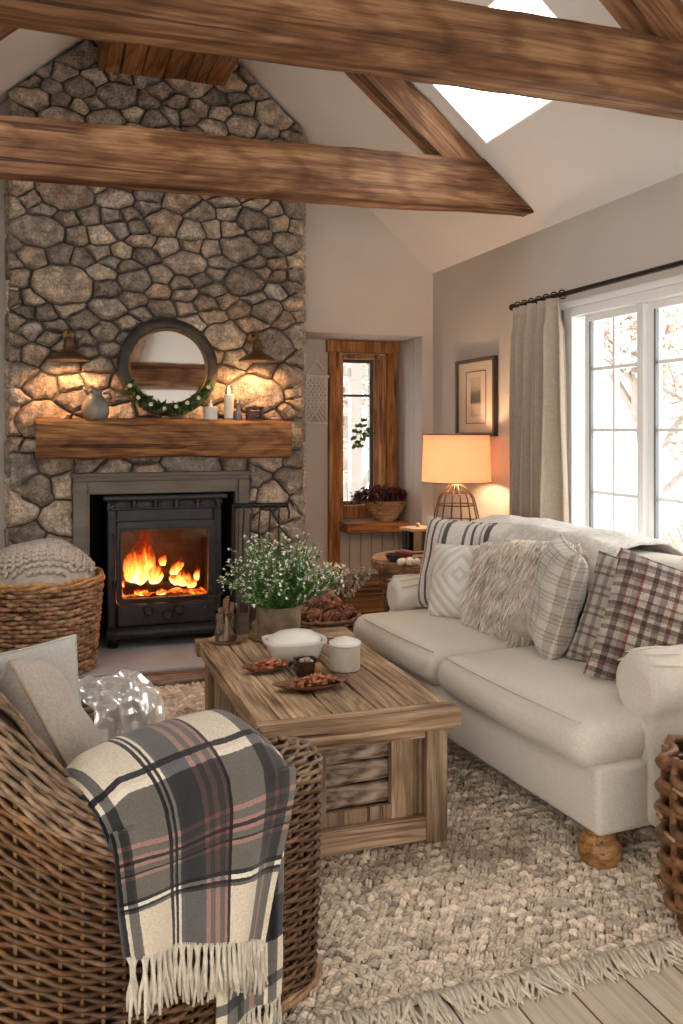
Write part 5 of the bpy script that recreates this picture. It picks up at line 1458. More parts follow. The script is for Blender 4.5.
# ================================================================== WICKER WEAVING
def loop_points(center, M_, cap):
    """centre line list of (x,y,h) -> closed outline samples (cx,cy,dx,dy,h)"""
    out = []
    C = [Vector((p[0], p[1])) for p in center]; H = [p[2] for p in center]
    n = len(C); N = []
    for i in range(n):
        t = (C[min(i + 1, n - 1)] - C[max(i - 1, 0)]).normalized(); N.append(Vector((t.y, -t.x)))
    for i in range(n): out.append((C[i], N[i], H[i]))
    t = (C[-1] - C[-2]).normalized()
    for k in range(1, cap): 
        a = pi * k / cap; d = N[-1] * cos(a) + t * sin(a); out.append((C[-1], d, H[-1]))
    for i in range(n - 1, -1, -1): out.append((C[i], -N[i], H[i]))
    t = (C[0] - C[1]).normalized()
    for k in range(1, cap):
        a = pi * k / cap; d = -N[0] * cos(a) + t * sin(a); out.append((C[0], d, H[0]))
    return out
def resample(P, w, step):
    """sample the outline at half width w with about equal spacing -> even count"""
    pts = np.array([[p[0].x + p[1].x * w, p[0].y + p[1].y * w] for p in P]); nxt = np.roll(pts, -1, 0); L = np.linalg.norm(nxt - pts, axis=1); tot = L.sum()
    M_ = int(round(tot / step / 2)) * 2; cum = np.concatenate([[0], np.cumsum(L)]); out = []
    for i in range(M_):
        s = tot * i / M_; k = min(np.searchsorted(cum, s, 'right') - 1, len(P) - 1); f = (s - cum[k]) / max(L[k], 1e-9); a, b_ = P[k], P[(k + 1) % len(P)]
        c = a[0] * (1 - f) + b_[0] * f; d = a[1] * (1 - f) + b_[1] * f
        if d.length < 1e-6: d = a[1]
        out.append((c, d.normalized(), a[2] * (1 - f) + b_[2] * f, s))
    return out, tot
def weave(q, S_, rows, amp, r, colf, sub=3, n=5, jit=.0015, flat=1.0):
    """S_: stake samples (c,d,h,s); rows: list of functions sample->(w,z)"""
    M_ = len(S_)
    for k, rw in enumerate(rows):
        P = []; C = []
        wz = [rw(s) for s in S_]
        for i in range(M_):
            a = S_[i]; b_ = S_[(i + 1) % M_]; wa, wb = wz[i], wz[(i + 1) % M_]
            for j in range(sub):
                f = j / sub; c = a[0] * (1 - f) + b_[0] * f; d = (a[1] * (1 - f) + b_[1] * f).normalized()
                o = amp * cos(pi * (i + f) + pi * k); w = wa[0] * (1 - f) + wb[0] * f + o; z = wa[1] * (1 - f) + wb[1] * f
                z += noise.noise(Vector((i * .35 + f * .35, k * 3.1, 0))) * jit * 2
                P.append((c.x + d.x * w, c.y + d.y * w, z))
                C.append(colf(i + f, k, a))
        cc = np.repeat(np.array(C), n, axis=0)
        q.tube(P, r * (1 + .15 * noise.noise(Vector((k * 1.7, 0, 0)))), n, closed=True, col=cc, flat=flat)
def skin(q, S_, rows, col):
    V = []; F = []; M_ = len(S_)
    for rw in rows:
        for s in S_:
            w, z = rw(s); V.append((s[0].x + s[1].x * w, s[0].y + s[1].y * w, z))
    for j in range(len(rows) - 1):
        for i in range(M_): F.append((j * M_ + i, j * M_ + (i + 1) % M_, (j + 1) * M_ + (i + 1) % M_, (j + 1) * M_ + i))
    q.add(V, F, col)

# ================================================================== WICKER ARMCHAIR
CH = (.042, 2.138, 0); CR = radians(30)
wc = thing('wicker_armchair', 'large woven brown wicker tub armchair in the left foreground', 'armchair', CH, rotz=CR)
W_ = .085
HA = .602
cen = []
AY_ = .34; AF = .372
def hh(t):  # rim height along the back arc, 0..1
    s = min(t, 1 - t)
    return float(np.interp(s, [0, .09, .15, .2, .25, .3, .38, .5], [HA, HA + .002, HA + .05, HA + .115, HA + .18, HA + .225, HA + .265, HA + .28]))
for k in range(8): cen.append((AF - AF * k / 7 - .0, -AY_, HA - .004 * sin(pi * k / 7)))
for k in range(1, 24):
    t = k / 24; a = radians(270 - 180 * t); cen.append((-.02 + .36 * cos(a) * 1.0 + .02, AY_ * sin(a), hh(t)))
for k in range(8): cen.append((AF * k / 7, AY_, HA - .0))
PO = loop_points(cen, 0, 8)
S_, tot = resample(PO, W_, .040)
z0 = .055; rr_ = .062
rows = []; NR = 44
def straight(f, dw=0): return lambda s: (W_ + dw - .012 * (1 - f) ** 2 + .004, z0 + (s[2] - rr_ - z0) * f)
for k in range(NR): rows.append(straight(k / (NR - 1)))
def roll(ph, dw=0): return lambda s: ((W_ + .010 + dw) * cos(ph) ** .8 if ph < pi / 2 - .01 else .001, s[2] - rr_ + (rr_ + dw) * sin(ph))
NC = 9
for k in range(1, NC): rows.append(roll(pi / 2 * k / NC))
def wcol(i, k, s):
    band = .5 + .5 * sin(i * .42 + .5 * sin(i * .13)) 
    g = .75 + .35 * noise.noise(Vector((k * 5.3, i * .08, 0))) + .22 * noise.noise(Vector((i * .9, k * 1.9, 3)))
    base = np.array((.15, .072, .034)) * (1 - band * .35) + np.array((.27, .125, .035)) * band * .5
    if k < NR - 8: base = base * .8
    if k > NR - 4: base = np.array((.33, .22, .14))
    pale = max(0, noise.noise(Vector((i * .25, k * 2.2, 9)))) * .5
    return tuple(base * g * 1.05 + pale * np.array((.30, .22, .15)))
q = MB(); weave(q, S_, rows, .0066, .0056, wcol, sub=4, n=6, jit=.003)
o = q.build('woven_shell', WICK, wc, smooth=180)
q = MB(); sk_rows = [straight(k / 11, -.012) for k in range(12)] + [roll(pi / 2 * k / 6, -.010) for k in range(1, 7)]
skin(q, S_, sk_rows, (.05, .026, .014)); q.build('inner_shell', WICK, wc, smooth=180)
# upright stakes
q = MB()
for i, s in enumerate(S_):
    for dd_ in (0,):
        pts = []
        for f in np.linspace(0, 1, 8): w, z = straight(f, -.004)(s); pts.append((s[0].x + s[1].x * w, s[0].y + s[1].y * w, z))
        q.tube(pts, .0045, 4, col=(.24, .13, .05))
q.build('stakes', WICK, wc, smooth=60)
# braided rim line and base band
q = MB()
for off in range(2):
    P = []; 
    for i, s in enumerate(S_):
        a = i * 1.05 + off * pi; w = W_ + .006 + .006 * cos(a); z = z0 - .006 + .006 * sin(a); P.append((s[0].x + s[1].x * w, s[0].y + s[1].y * w, z))
    q.tube(P, .007, 6, closed=True, col=(.40, .24, .13))
q.build('base_braid', WICK, wc, smooth=180)
FOOTW = mat('orange_wood_foot', (.40, .18, .06), (.30, .13, .045), rough=.4, scale=8)
for (x, y) in ((AF + .02, -AY_), (AF + .02, AY_), (-.24, -.24), (-.24, .24)):
    MB().lathe([(.026, 0), (.03, .006), (.034, .03), (.034, .075)], 16, (x, y, .0)).build('foot', FOOTW, wc, smooth=50)
q = MB()   # woven seat deck and seat cushion
q.rbox(-.30, AF + .05, -AY_ + .075, AY_ - .075, .20, .28, r=.02, n=8, col=(.3, .18, .1)); q.build('seat_deck', WICK, wc)
q = MB(); q.rbox(-.24, AF + .03, -AY_ + .085, AY_ - .085, .282, .40, r=.045, n=12, bulge=(0, 0, .02), nz=.006); q.build('seat_cushion', BEIGE, wc, smooth=180)
def cw(x, y, z=0):
    return (CH[0] + x * cos(CR) - y * sin(CR), CH[1] + x * sin(CR) + y * cos(CR), z)
# loose pillows on the chair
BEI2 = fabric('taupe_linen', (.50, .44, .375), (.42, .365, .31), wscale=400, bump=.4)
TAN = fabric('tan_piping', (.42, .32, .22), None, wscale=300)
WHT = fabric('white_cotton', (.54, .52, .49), (.47, .45, .42), wscale=350, bump=.3)
pillow(cw(.085, .01, .43), .47, .42, .17, radians(30 + 68), radians(26), radians(14), BEI2, 'taupe linen pillow with tan edge leaning inside the wicker armchair', 21, pipe=TAN)
pillow(cw(.015, .205, .465), .36, .335, .10, radians(24), radians(12), radians(-2), WHT, 'pale grey white cotton pillow behind the taupe pillow in the armchair', 25)

# crumpled clear plastic wrap on the far arm
m, nt, b = _new('crumpled_plastic')
for n_ in list(nt.nodes): nt.nodes.remove(n_)
out = nt.nodes.new('ShaderNodeOutputMaterial'); mx = nt.nodes.new('ShaderNodeMixShader'); mx2 = nt.nodes.new('ShaderNodeMixShader')
tr_ = nt.nodes.new('ShaderNodeBsdfTransparent'); gl_ = nt.nodes.new('ShaderNodeBsdfGlossy'); df_ = nt.nodes.new('ShaderNodeBsdfDiffuse')
df_.inputs[0].default_value = (.80, .79, .77, 1); gl_.inputs['Roughness'].default_value = .12; gl_.inputs[0].default_value = (.95, .95, .95, 1)
mx.inputs[0].default_value = .42; nt.links.new(df_.outputs[0], mx.inputs[1]); nt.links.new(gl_.outputs[0], mx.inputs[2])
mx2.inputs[0].default_value = .66; nt.links.new(tr_.outputs[0], mx2.inputs[1]); nt.links.new(mx.outputs[0], mx2.inputs[2]); nt.links.new(mx2.outputs[0], out.inputs[0])
PLAS = m
def crump(u, v):
    x = .235 + u * (AF + W_ - .235); 
    ang = v * pi * 1.25 - .35
    wr = W_ + .030
    y = AY_ - cos(ang) * wr * (1 if True else 1); z = HA - rr_ + .008 + sin(ang) * (rr_ + .012)
    if ang < 0: z = HA - rr_ + .028 + ang * .25; y = AY_ - wr
    if ang > pi: z = HA - rr_ + .028 - (ang - pi) * .25; y = AY_ + wr
    p = Vector((x, y, z)); a = noise.noise_vector(p * 14) * .022 + noise.noise_vector(p * 34) * .014
    rid = (.5 - abs(noise.noise(p * 17))) * .03 - .012
    return (p.x + a.x, p.y + a.y, p.z + abs(a.z) * 1.2 + rid)
q = MB(); q.grid(crump, 56, 44)
q.v = [np.array([cw(*p) for p in q.v[0]])]
tag(q.build('plastic_wrap', PLAS, smooth=12), 'crumpled clear plastic wrap lying over the far arm of the wicker armchair', 'plastic wrap')

# ---- tartan throw over the near arm
crm = (.90, .84, .745); gy = (.18, .178, .175); bk_ = (.03, .03, .04); pk = (.46, .27, .26); wh = (1.0, .97, .9)
warp = [(0, bk_), (.014, crm), (.035, gy), (.06, crm), (.245, bk_), (.262, crm), (.275, bk_), (.292, wh), (.308, gy), (.325, (.15, .15, .17)), (.44, pk), (.465, gy), (.50, pk), (.53, gy), (.565, pk), (.585, bk_), (.605, crm), (.80, gy), (.86, pk), (.88, gy), (.95, crm)]
weft = [(0, crm), (.10, gy), (.14, crm), (.345, bk_), (.362, crm), (.372, wh), (.39, gy), (.50, pk), (.515, gy), (.545, pk), (.56, bk_), (.575, pk), (.592, gy), (.615, bk_), (.625, pk), (.64, gy), (.73, bk_), (.745, wh), (.76, bk_), (.772, gy), (.782, crm)]
TART = stripes('tartan_wool', [(0, warp), (1, weft)], kind='UV', bump=.7, wscale=900, noise_amt=.22, gain=1.06)
bl = thing('tartan_blanket', 'fringed tartan blanket in cream, grey, black and dusty pink draped over the chair arm', 'blanket', cw(.12, -AY_, HA))
bl.location = (0, 0, 0)
def drape_profile(v, u):
    """v 0..1 -> (outwards offset from the arm centre line, z): inside seat -> over -> down the outside"""
    key = [(0.0, -.17, .47), (.08, -.16, .58), (.17, -.12, .675), (.26, -.05, .695), (.34, .035, .672), (.42, .095, .628), (.48, .118, .575), (1.0, .128, .36)]
    for i in range(len(key) - 1):
        if v <= key[i + 1][0] + 1e-9:
            f = (v - key[i][0]) / (key[i + 1][0] - key[i][0]); f2 = f
            return key[i][1] * (1 - f2) + key[i + 1][1] * f2, key[i][2] * (1 - f2) + key[i + 1][2] * f2
    return key[-1][1], key[-1][2]
def smooth_prof(v, u):
    o = z = 0
    for d, w in ((-.04, .2), (-.02, .2), (0, .2), (.02, .2), (.04, .2)):
        a, b_ = drape_profile(min(1, max(0, v + d)), u); o += a * w; z += b_ * w
    return o, z
XA, XB = -.17, .31
def blanket(u, v):
    o, z = smooth_prof(v, u)
    hang = max(0, v - .45) / .55
    x = XA + (XB - XA) * u + .01 * hang * (1 - u) - .12 * hang * u * u
    bow = sin(pi * min(1, max(0, u))) 
    z += (.0 if v > .45 else .0) + .012 * noise.noise(Vector((u * 3, v * 3, 2)))
    z -= hang * (.16 * (u - .15)) * .8
    if v < .45: z += .01 * sin(pi * u) - .05 * max(0, .12 - u) / .12 * .6 - .05 * max(0, u - .85) / .15
    o += .010 * sin(u * 11 + 1.2 * v) * hang + .008 * noise.noise(Vector((u * 6, v * 2.5, 5))) + .012 * hang * (u > .0) 
    # curl at the left edge
    if u < .04: o -= .010; z -= .004
    return cw(x, -AY_ - o, z)
q = MB(); q.grid(blanket, 150, 150); q.build('cloth', TART, bl, smooth=180, solid=.007)
# under layer: hangs longer by the arm's front end, turning round it
def under(u, v):
    x = .10 + .185 * u - .02 * v
    if v < .25:
        ph = pi * .78 * (1 - v / .25); w = (W_ + .020) * cos(ph); z = HA - rr_ + (rr_ + .018) * sin(min(ph, pi * .5 + .6))
    else: w = W_ + .020 + .010 * sin(u * 9) * (v - .25); z = HA - rr_ - (v - .25) / .75 * .44
    w += .006 * noise.noise(Vector((u * 7, v * 4, 0)))
    return cw(x, -AY_ - w, z)
TART2 = stripes('tartan_wool_fold', [(0, [(0, crm), (.12, gy), (.3, bk_), (.42, gy), (.52, pk), (.60, gy), (.72, wh), (.76, gy), (.9, crm)]), (1, [(0, crm), (.1, gy), (.22, pk), (.27, gy), (.33, pk), (.38, bk_), (.46, wh), (.49, gy), (.62, bk_), (.78, crm), (.9, gy), (.94, crm)])], kind='UV', bump=.7, wscale=900, noise_amt=.22, gain=1.06)
q = MB(); q.grid(under, 50, 110); q.build('under_fold', TART2, bl, smooth=180, solid=.006)
YARN = mat('cream_yarn', (.74, .68, .58), (.60, .54, .45), rough=.9, scale=60, attr=True, bump=.6, bscale=250)
def fringe(q, fn, vend, n, L, rnd_, spread=.006, r=.0032, out=.0):
    for i in range(n):
        u = (i + .5) / n; p = Vector(fn(u, vend)); p2 = Vector(fn(u, vend - .02)); d = (p - p2).normalized()
        for j in range(5):
            s = rnd_.uniform(-.5, .5) / n; pj = Vector(fn(min(1, max(0, u + s)), vend)); l_ = L * rnd_.uniform(.8, 1.12)
            clump = p + Vector((0, 0, -l_ * .35)); g = rnd_.uniform(.78, 1.12)
            e = clump + Vector((rnd_.gauss(0, spread), rnd_.gauss(0, spread), -l_ * .65))
            tw = Vector((rnd_.gauss(0, spread * .5), rnd_.gauss(0, spread * .5), 0))
            q.tube([tuple(pj + Vector((0, 0, .004))), tuple(pj * .4 + clump * .6 + Vector((0, 0, l_ * .12))), tuple(clump + tw * .4), tuple((clump + e) / 2 + tw), tuple(e)], [r, r * .9, r, r, r * .6], 5, col=(g, g * .99, g * .96))
rr2 = random.Random(2)
q = MB(); fringe(q, blanket, 1.0, 24, .105, rr2, r=.0042); fringe(q, under, 1.0, 14, .075, rr2)
q.build('fringe', YARN, bl, smooth=180)

# ================================================================== ROUND BASKETS
def round_samples(n, R_): 
    return [(Vector((0, 0)), Vector((cos(2 * pi * i / n), sin(2 * pi * i / n))), 0, 0) for i in range(n)]
def basket(parent, R0, R1, H, n, rows, amp, r, colf, sub=3, jit=.004, bulge=.0, name='woven_side'):
    S2 = round_samples(n, R1)
    rf_ = [(lambda k: (lambda s: (R0 + (R1 - R0) * (k / (rows - 1)) + bulge * sin(pi * k / (rows - 1)), .012 + (H - .02) * k / (rows - 1))))(k) for k in range(rows)]
    q = MB(); weave(q, S2, rf_, amp, r, colf, sub=sub, n=6, jit=jit); q.build(name, WICK, parent, smooth=180)
    q = MB(); skin(q, S2, [(lambda f: (lambda s: (R0 + (R1 - R0) * f + bulge * sin(pi * f) - .002, .01 + (H - .02) * f)))(f) for f in np.linspace(0, 1, 6)], (.10, .055, .03))
    q.lathe([(0, .006), (R0, .006), (R0, .014), (0, .014)], 40, col=(.2, .12, .07)); q.build('core', WICK, parent, smooth=60)
def bcol(base, base2, sc=.4, dark=.35):
    def f(i, k, s):
        g = .85 + .6 * noise.noise(Vector((i * sc, k * 2.7, 0))); t = .5 + .5 * noise.noise(Vector((i * .2, k * 1.3, 8)))
        return tuple((np.array(base) * (1 - t) + np.array(base2) * t) * g)
    return f
lb = thing('log_basket', 'big round woven basket with a knitted blanket, left of the stove on the hearth', 'basket', (-.02, 5.07, .041))
basket(lb, .275, .315, .485, 46, 21, .011, .0125, bcol((.38, .20, .11), (.62, .42, .27)), jit=.006)
q = MB()
for off in range(3):
    q.tube([((.322 + .008 * cos(a * 9 + off * 2.1)) * cos(a), (.322 + .008 * cos(a * 9 + off * 2.1)) * sin(a), .492 + off * .012 - .006 + .006 * sin(a * 9 + off * 2.1)) for a in np.linspace(0, 2 * pi, 121)[:-1]], .011, 7, closed=True, col=(.62, .37, .17))
q.build('rim', WICK, lb, smooth=180)
# knitted blanket heaped in the basket
KNIT = mat('chunky_knit', (.62, .565, .50), (.50, .45, .395), rough=.95, scale=30, bump=.5, bscale=180, attr=True)
kb = MB()
def knitz(x, y):
    r2 = (x * x + y * y) / (.30 ** 2); return .50 + .20 * max(0, 1 - r2) ** .55 + .02 * noise.noise(Vector((x * 6, y * 6, 0)))
kb.grid(lambda u, v: ((v ** .8) * .298 * cos(2 * pi * u), (v ** .8) * .298 * sin(2 * pi * u), knitz((v ** .8) * .298 * cos(2 * pi * u), (v ** .8) * .298 * sin(2 * pi * u)) - .012 - .03 * v ** 8), 48, 20, cu=True)
step = .029; iy = 0; yy = -.30
while yy < .30:
    xx = -.30; ix = 0
    while xx < .30:
        x = xx + .004 * sin(iy * 1.1) ; y = yy + .012 * sin(xx * 9 + iy * .05)
        if x * x + y * y < .288 ** 2:
            e = .01; gx = (knitz(x + e, y) - knitz(x - e, y)) / (2 * e); gy_ = (knitz(x, y + e) - knitz(x, y - e)) / (2 * e)
            nrm = Vector((-gx, -gy_, 1)).normalized(); ang = .62 if ix % 2 else -.62
            Xv = Vector((sin(ang), cos(ang), 0)); Xv = (Xv - nrm * Xv.dot(nrm)).normalized(); Yv = nrm.cross(Xv)
            Mx = Matrix((Xv, Yv, nrm)).transposed(); g = .92 + .16 * random.random()
            kb.ell((x, y, knitz(x, y) - .004), (.022, .0115, .013), Mx, nu=8, nv=5, col=(g, g, g))
        xx += .0185; ix += 1
    yy += step; iy += 1
tag(kb.build('knitted_blanket', KNIT, smooth=180, loc=(-.02, 5.07, .041)), 'chunky oatmeal knitted blanket bundled in the basket beside the stove', 'blanket')
# basket at the right edge
rb = thing('twig_basket', 'tall coarse twisted twig basket at the right edge of the picture', 'basket', (1.80, 1.885, .024))
basket(rb, .185, .205, .43, 16, 14, .020, .0135, bcol((.17, .075, .03), (.36, .18, .08)), sub=5, jit=.012, bulge=.012)
q = MB()
for i in range(14):
    a = 2 * pi * (i + .5) / 14
    q.tube([((.19 + .02 * f + .012 * sin(pi * f)) * cos(a + .05 * f), (.19 + .02 * f + .012 * sin(pi * f)) * sin(a + .05 * f), .01 + .44 * f) for f in np.linspace(0, 1, 8)], .011, 6, col=(.22, .10, .045))
for k in range(60):
    a = rg.uniform(0, 2 * pi); z = rg.uniform(.03, .42); r = .222
    q.tube([(r * cos(a), r * sin(a), z), ((r + .014) * cos(a + .08), (r + .014) * sin(a + .08), z + .01), ((r) * cos(a + .18), (r) * sin(a + .18), z + rg.uniform(-.02, .02))], .006, 5, col=(.42, .26, .14))
q.build('twigs', WICK, rb, smooth=180)
q = MB(); q.tube([(-.206 , .0, .36), (-.205, -.0, .44), (-.16, 0, .53), (-.08, 0, .59), (0, 0, .61), (.08, 0, .59), (.16, 0, .53), (.205, 0, .44), (.206, 0, .36)], .013, 8, flat=1.6, col=(.30, .14, .055)); 
q.build('handle', WICK, rb, smooth=180, rot=(0, 0, radians(25)))
gv = thing('glass_cylinder_jar', 'clear greenish glass jar standing inside the twig basket', 'jar', (1.80, 1.885, .045))
q = MB(); q.lathe([(.12, 0), (.15, .01), (.155, .05), (.155, .36), (.14, .39), (.14, .415), (.152, .42), (.152, .43), (.136, .43), (.134, .39), (.149, .36), (.149, .05), (.12, .012), (0, .01)], 48); q.build('glass', glass('greenish_glass', (.90, .95, .92), .25), gv, smooth=60)
# pine cone basket behind the coffee table
basket(bk, .15, .175, .42, 30, 20, .008, .010, bcol((.22, .12, .06), (.34, .20, .11)))
CONE = mat('pine_cone', (.30, .13, .07), (.17, .07, .04), rough=.7, scale=30, attr=True)
def cone_mb():
    q = MB(); q.ell((0, 0, 0), (.022, .022, .036), nu=10, nv=8, col=(.4, .4, .4))
    for j in range(9):
        t = j / 8; z = -.034 + .066 * t; r = .027 * sin(pi * (t * .8 + .15)) ** .7; n_ = 8
        for i in range(n_):
            a = 2 * pi * (i + .5 * (j % 2)) / n_ + j * .2; g = 1.0 + .9 * (i % 3 == 0)
            q.ell((r * cos(a), r * sin(a), z), (.009, .009, .0042), Matrix.Rotation(a, 3, 'Z') @ Matrix.Rotation(-.5, 3, 'Y'), nu=6, nv=4, col=(g, g * .95, g * .9))
    return q
c0 = cone_mb().build('pine_cone', CONE, smooth=60)
spots = [(-.08, -.10, .44), (.0, -.12, .43), (.075, -.09, .44), (-.11, -.02, .44), (.115, -.01, .435), (-.035, -.045, .475), (.045, -.04, .48), (0, .05, .46), (-.08, .07, .45), (.09, .07, .45), (.005, -.085, .505)]
for i, (x, y, z) in enumerate(spots):
    o = c0 if i == 0 else c0.copy()
    if i: COL.objects.link(o)
    o.location = (1.33 + x, 4.20 + y, z); o.rotation_euler = (rg.uniform(.6, 2.4), rg.uniform(-1, 1), rg.uniform(0, 6)); o.scale = (1.15,) * 3
    tag(o, 'reddish brown pine cone heaped in the basket behind the coffee table', 'pine cone', 'pine cones in the basket')
dh = thing('dried_hydrangea', 'pale dried flower stems leaning out of the pine cone basket', 'dried flowers', (1.42, 4.26, .36))
q = MB(); q2 = MB(); DRY = mat('dried_petal', (.52, .44, .34), (.36, .29, .21), rough=.9, scale=40, attr=True)
for (hx, hy, hz_, R_, w) in ((-.02, -.02, .21, .06, 1.0), (.05, -.02, .19, .05, .8), (.10, .0, .215, .045, .9), (.02, .03, .25, .045, 1.5), (-.04, .04, .26, .04, 1.6), (.15, .0, .24, .03, .9)):
    q2.tube([(0, 0, .06), (hx * .5, hy * .5, .12), (hx, hy, hz_)], .003, 5)
    for i in range(110):
        d = Vector((rg.gauss(0, 1), rg.gauss(0, 1), rg.gauss(0, 1))).normalized(); g = rg.uniform(.6, 1.4) * w
        leaf(q, Vector((hx, hy, hz_)) + d * R_ * rg.uniform(.6, 1), d + Vector((rg.gauss(0, .6), rg.gauss(0, .6), rg.gauss(0, .6))), .022, .014, (g, g, g))
q.build('petals', DRY, dh, smooth=0); q2.build('stems', TWIG, dh)

# ================================================================== RUG
RUGM = mat('jute_rug_yarn', (1, 1, 1), (.80, .77, .73), rough=.95, scale=60, attr=True, bump=.7, bscale=220, bdist=.004, sheen=.2)
rg_ = thing('braided_rug', 'chunky cream and brown braided jute rug with a fringed edge under the table and sofa', 'rug', (1.0, 3.2, 0))
rx0, rx1, ry0, ry1 = -.95, 2.50, 1.88, 4.61
def RG(mb): return T3(mb, (1.0, 3.2, 0))
RG(MB().box(rx0, rx1, ry0, ry1, .001, .009, (.16, .12, .08))).build('backing', RUGM, rg_, smooth=0)
nr = np.random.default_rng(4)
# template half ellipsoid
def tmpl(nu, nv):
    V = [(0, 0, 1.0)]; F = []
    for j in range(1, nv + 1):
        ph = pi / 2 * j / nv
        for i in range(nu): a = 2 * pi * i / nu; V.append((sin(ph) * cos(a), sin(ph) * sin(a), cos(ph)))
    for i in range(nu): F.append((0, 1 + i, 1 + (i + 1) % nu))
    for j in range(nv - 1):
        for i in range(nu): a = 1 + j * nu + i; b_ = 1 + j * nu + (i + 1) % nu; F.append((a, a + nu, b_ + nu, b_))
    return np.array(V), F
TV, TF = tmpl(8, 3)
pos = []; dy = .0215; y = ry0 + .012; row = 0
while y < ry1:
    x = rx0 + .01 + (row % 2) * .013
    while x < rx1:
        keep = not (y > 4.35 and x < -.6)
        if keep: pos.append((x, y, row))
        x += .0275
    y += dy; row += 1
pos = np.array(pos); N_ = len(pos)
ang = np.where((pos[:, 2] % 2) == 0, .72, -.72) + nr.normal(0, .30, N_)
sx = .0185 * (1 + nr.normal(0, .12, N_)); sy = .0092 * (1 + nr.normal(0, .12, N_)); sz = .015 * (1 + nr.normal(0, .15, N_))
off_ = np.array([-.5, .5])[:, None]
V3 = TV[None] * np.stack([sx, sy * .72, sz], 1)[:, None]
V3 = np.concatenate([V3 + np.stack([sx * .12, sy * .52, sz * .08], 1)[:, None], V3 - np.stack([sx * .12, sy * .52, sz * 0], 1)[:, None]], 1)
TF = TF + [tuple(i + len(TV) for i in f) for f in TF]; TV = np.concatenate([TV, TV])
ca_, sa_ = np.cos(ang)[:, None], np.sin(ang)[:, None]
Xr = V3[..., 0] * ca_ - V3[..., 1] * sa_; Yr = V3[..., 0] * sa_ + V3[..., 1] * ca_
jx = nr.normal(0, .0022, N_)[:, None]; jy = nr.normal(0, .0018, N_)[:, None]
V3 = np.stack([Xr + pos[:, 0][:, None] + jx, Yr + pos[:, 1][:, None] + jy, V3[..., 2] + .006 + nr.normal(0, .002, N_)[:, None]], -1).reshape(-1, 3)
nv_ = len(TV); F3 = [tuple(i + k * nv_ for i in f) for k in range(N_) for f in TF]
tone = nr.random(N_); basec = np.array([[.74, .62, .485]]) * (1 + nr.normal(0, .20, N_))[:, None]
brn = np.array([(noise.noise(Vector((p[0] * 2.2, p[1] * 2.2, 0))) + .5 * noise.noise(Vector((p[0] * 9, p[1] * 9, 3)))) for p in pos])
mk = np.clip((brn - .12) * 3 + (tone - .5) * .9, 0, .75)[:, None]
basec = basec * (1 - mk) + np.array([[.30, .20, .13]]) * mk
pale = (tone > .8)[:, None] * .12; basec = basec + pale
CC = np.repeat(basec, nv_, axis=0)
q = MB(); q.add(V3, F3, CC); RG(q).build('braided_pile', RUGM, rg_, smooth=180)
q = MB(); x = rx0
while x < rx1:
    for j in range(3):
        a = rg.gauss(0, .35); L = rg.uniform(.05, .085); g = rg.uniform(.8, 1.15); xx = x + rg.uniform(-.006, .006)
        q.tube([(xx, ry0 + .015, .014), (xx + .004 * a, ry0 - .008, .014 + .004 * j), (xx + L * .5 * sin(a), ry0 - L * .5, .009 + .003 * j), (xx + L * sin(a * 1.3), ry0 - L, .0045)], [.0062, .0058, .005, .002], 5, col=(.70 * g, .61 * g, .49 * g))
    x += .016
o = RG(q).build('fringe', RUGM, rg_, smooth=180); o['kind'] = 'stuff'
for o_ in [rg_]: o_.rotation_euler = (0, 0, 0)

# ================================================================== OUTSIDE
SNOW = mat('snowy_ground', (.80, .81, .83), (.70, .70, .70), rough=.9, scale=.6)
o = MB().box(XR + T + .02, 30, -20, 30, -.5, -.3).build('garden_ground', SNOW, smooth=0); struct(o)
o = MB().box(-20, XR + T - .3, 6.4, 30, -.5, -.3).build('garden_ground', SNOW, smooth=0); struct(o)
o = MB().box(-20, XL - T - .02, -20, 6.3, -.5, -.3).box(XL - T - .02, XR + T, -20, YR - T - .02, -.5, -.3).build('garden_ground', SNOW, smooth=0); struct(o)
BRK = mat('bare_branch', (.34, .29, .26), (.26, .22, .19), rough=.9, scale=8, attr=True)
LVA = mat('pale_autumn_leaf', (.72, .62, .54), (.58, .50, .43), rough=.8, scale=6, attr=True)
def bare_tree(loc, H, seed, label, leaves=500, group='garden trees outside'):
    r_ = random.Random(seed); t = thing('bare_tree', label, 'tree', loc, group=None)
    q = MB(); ql = MB(); tips = []
    def br(p, d, L, r, dep):
        pts = [p]; 
        for k in range(4):
            d = (d + Vector((r_.gauss(0, .16), r_.gauss(0, .16), r_.gauss(.02, .10)))).normalized(); pts.append(pts[-1] + d * L / 4)
        q.tube([tuple(x) for x in pts], [r, r * .88, r * .76, r * .66, r * .55], 5, cap=False)
        if dep > 0:
            for j in range(4 if dep > 1 else 5):
                a = pts[r_.randrange(1, 5)]; dd = (d * .6 + Vector((r_.gauss(0, .7), r_.gauss(0, .7), r_.gauss(.15, .45)))).normalized(); br(a, dd, L * r_.uniform(.5, .72), r * .5, dep - 1)
        else: tips.extend(pts[1:])
    br(Vector((0, 0, 0)), Vector((0, 0, 1)), H * .55, H * .022, 3)
    for i in range(leaves):
        p = tips[r_.randrange(len(tips))] + Vector((r_.gauss(0, .12), r_.gauss(0, .12), r_.gauss(0, .12))); g = r_.uniform(.7, 1.4)
        leaf(ql, p, (r_.gauss(0, 1), r_.gauss(0, 1), r_.gauss(0, 1)), .11, .07, (g, g, g))
    q.build('trunk', BRK, t, smooth=60)
    if leaves: ql.build('foliage', LVA, t, smooth=0)
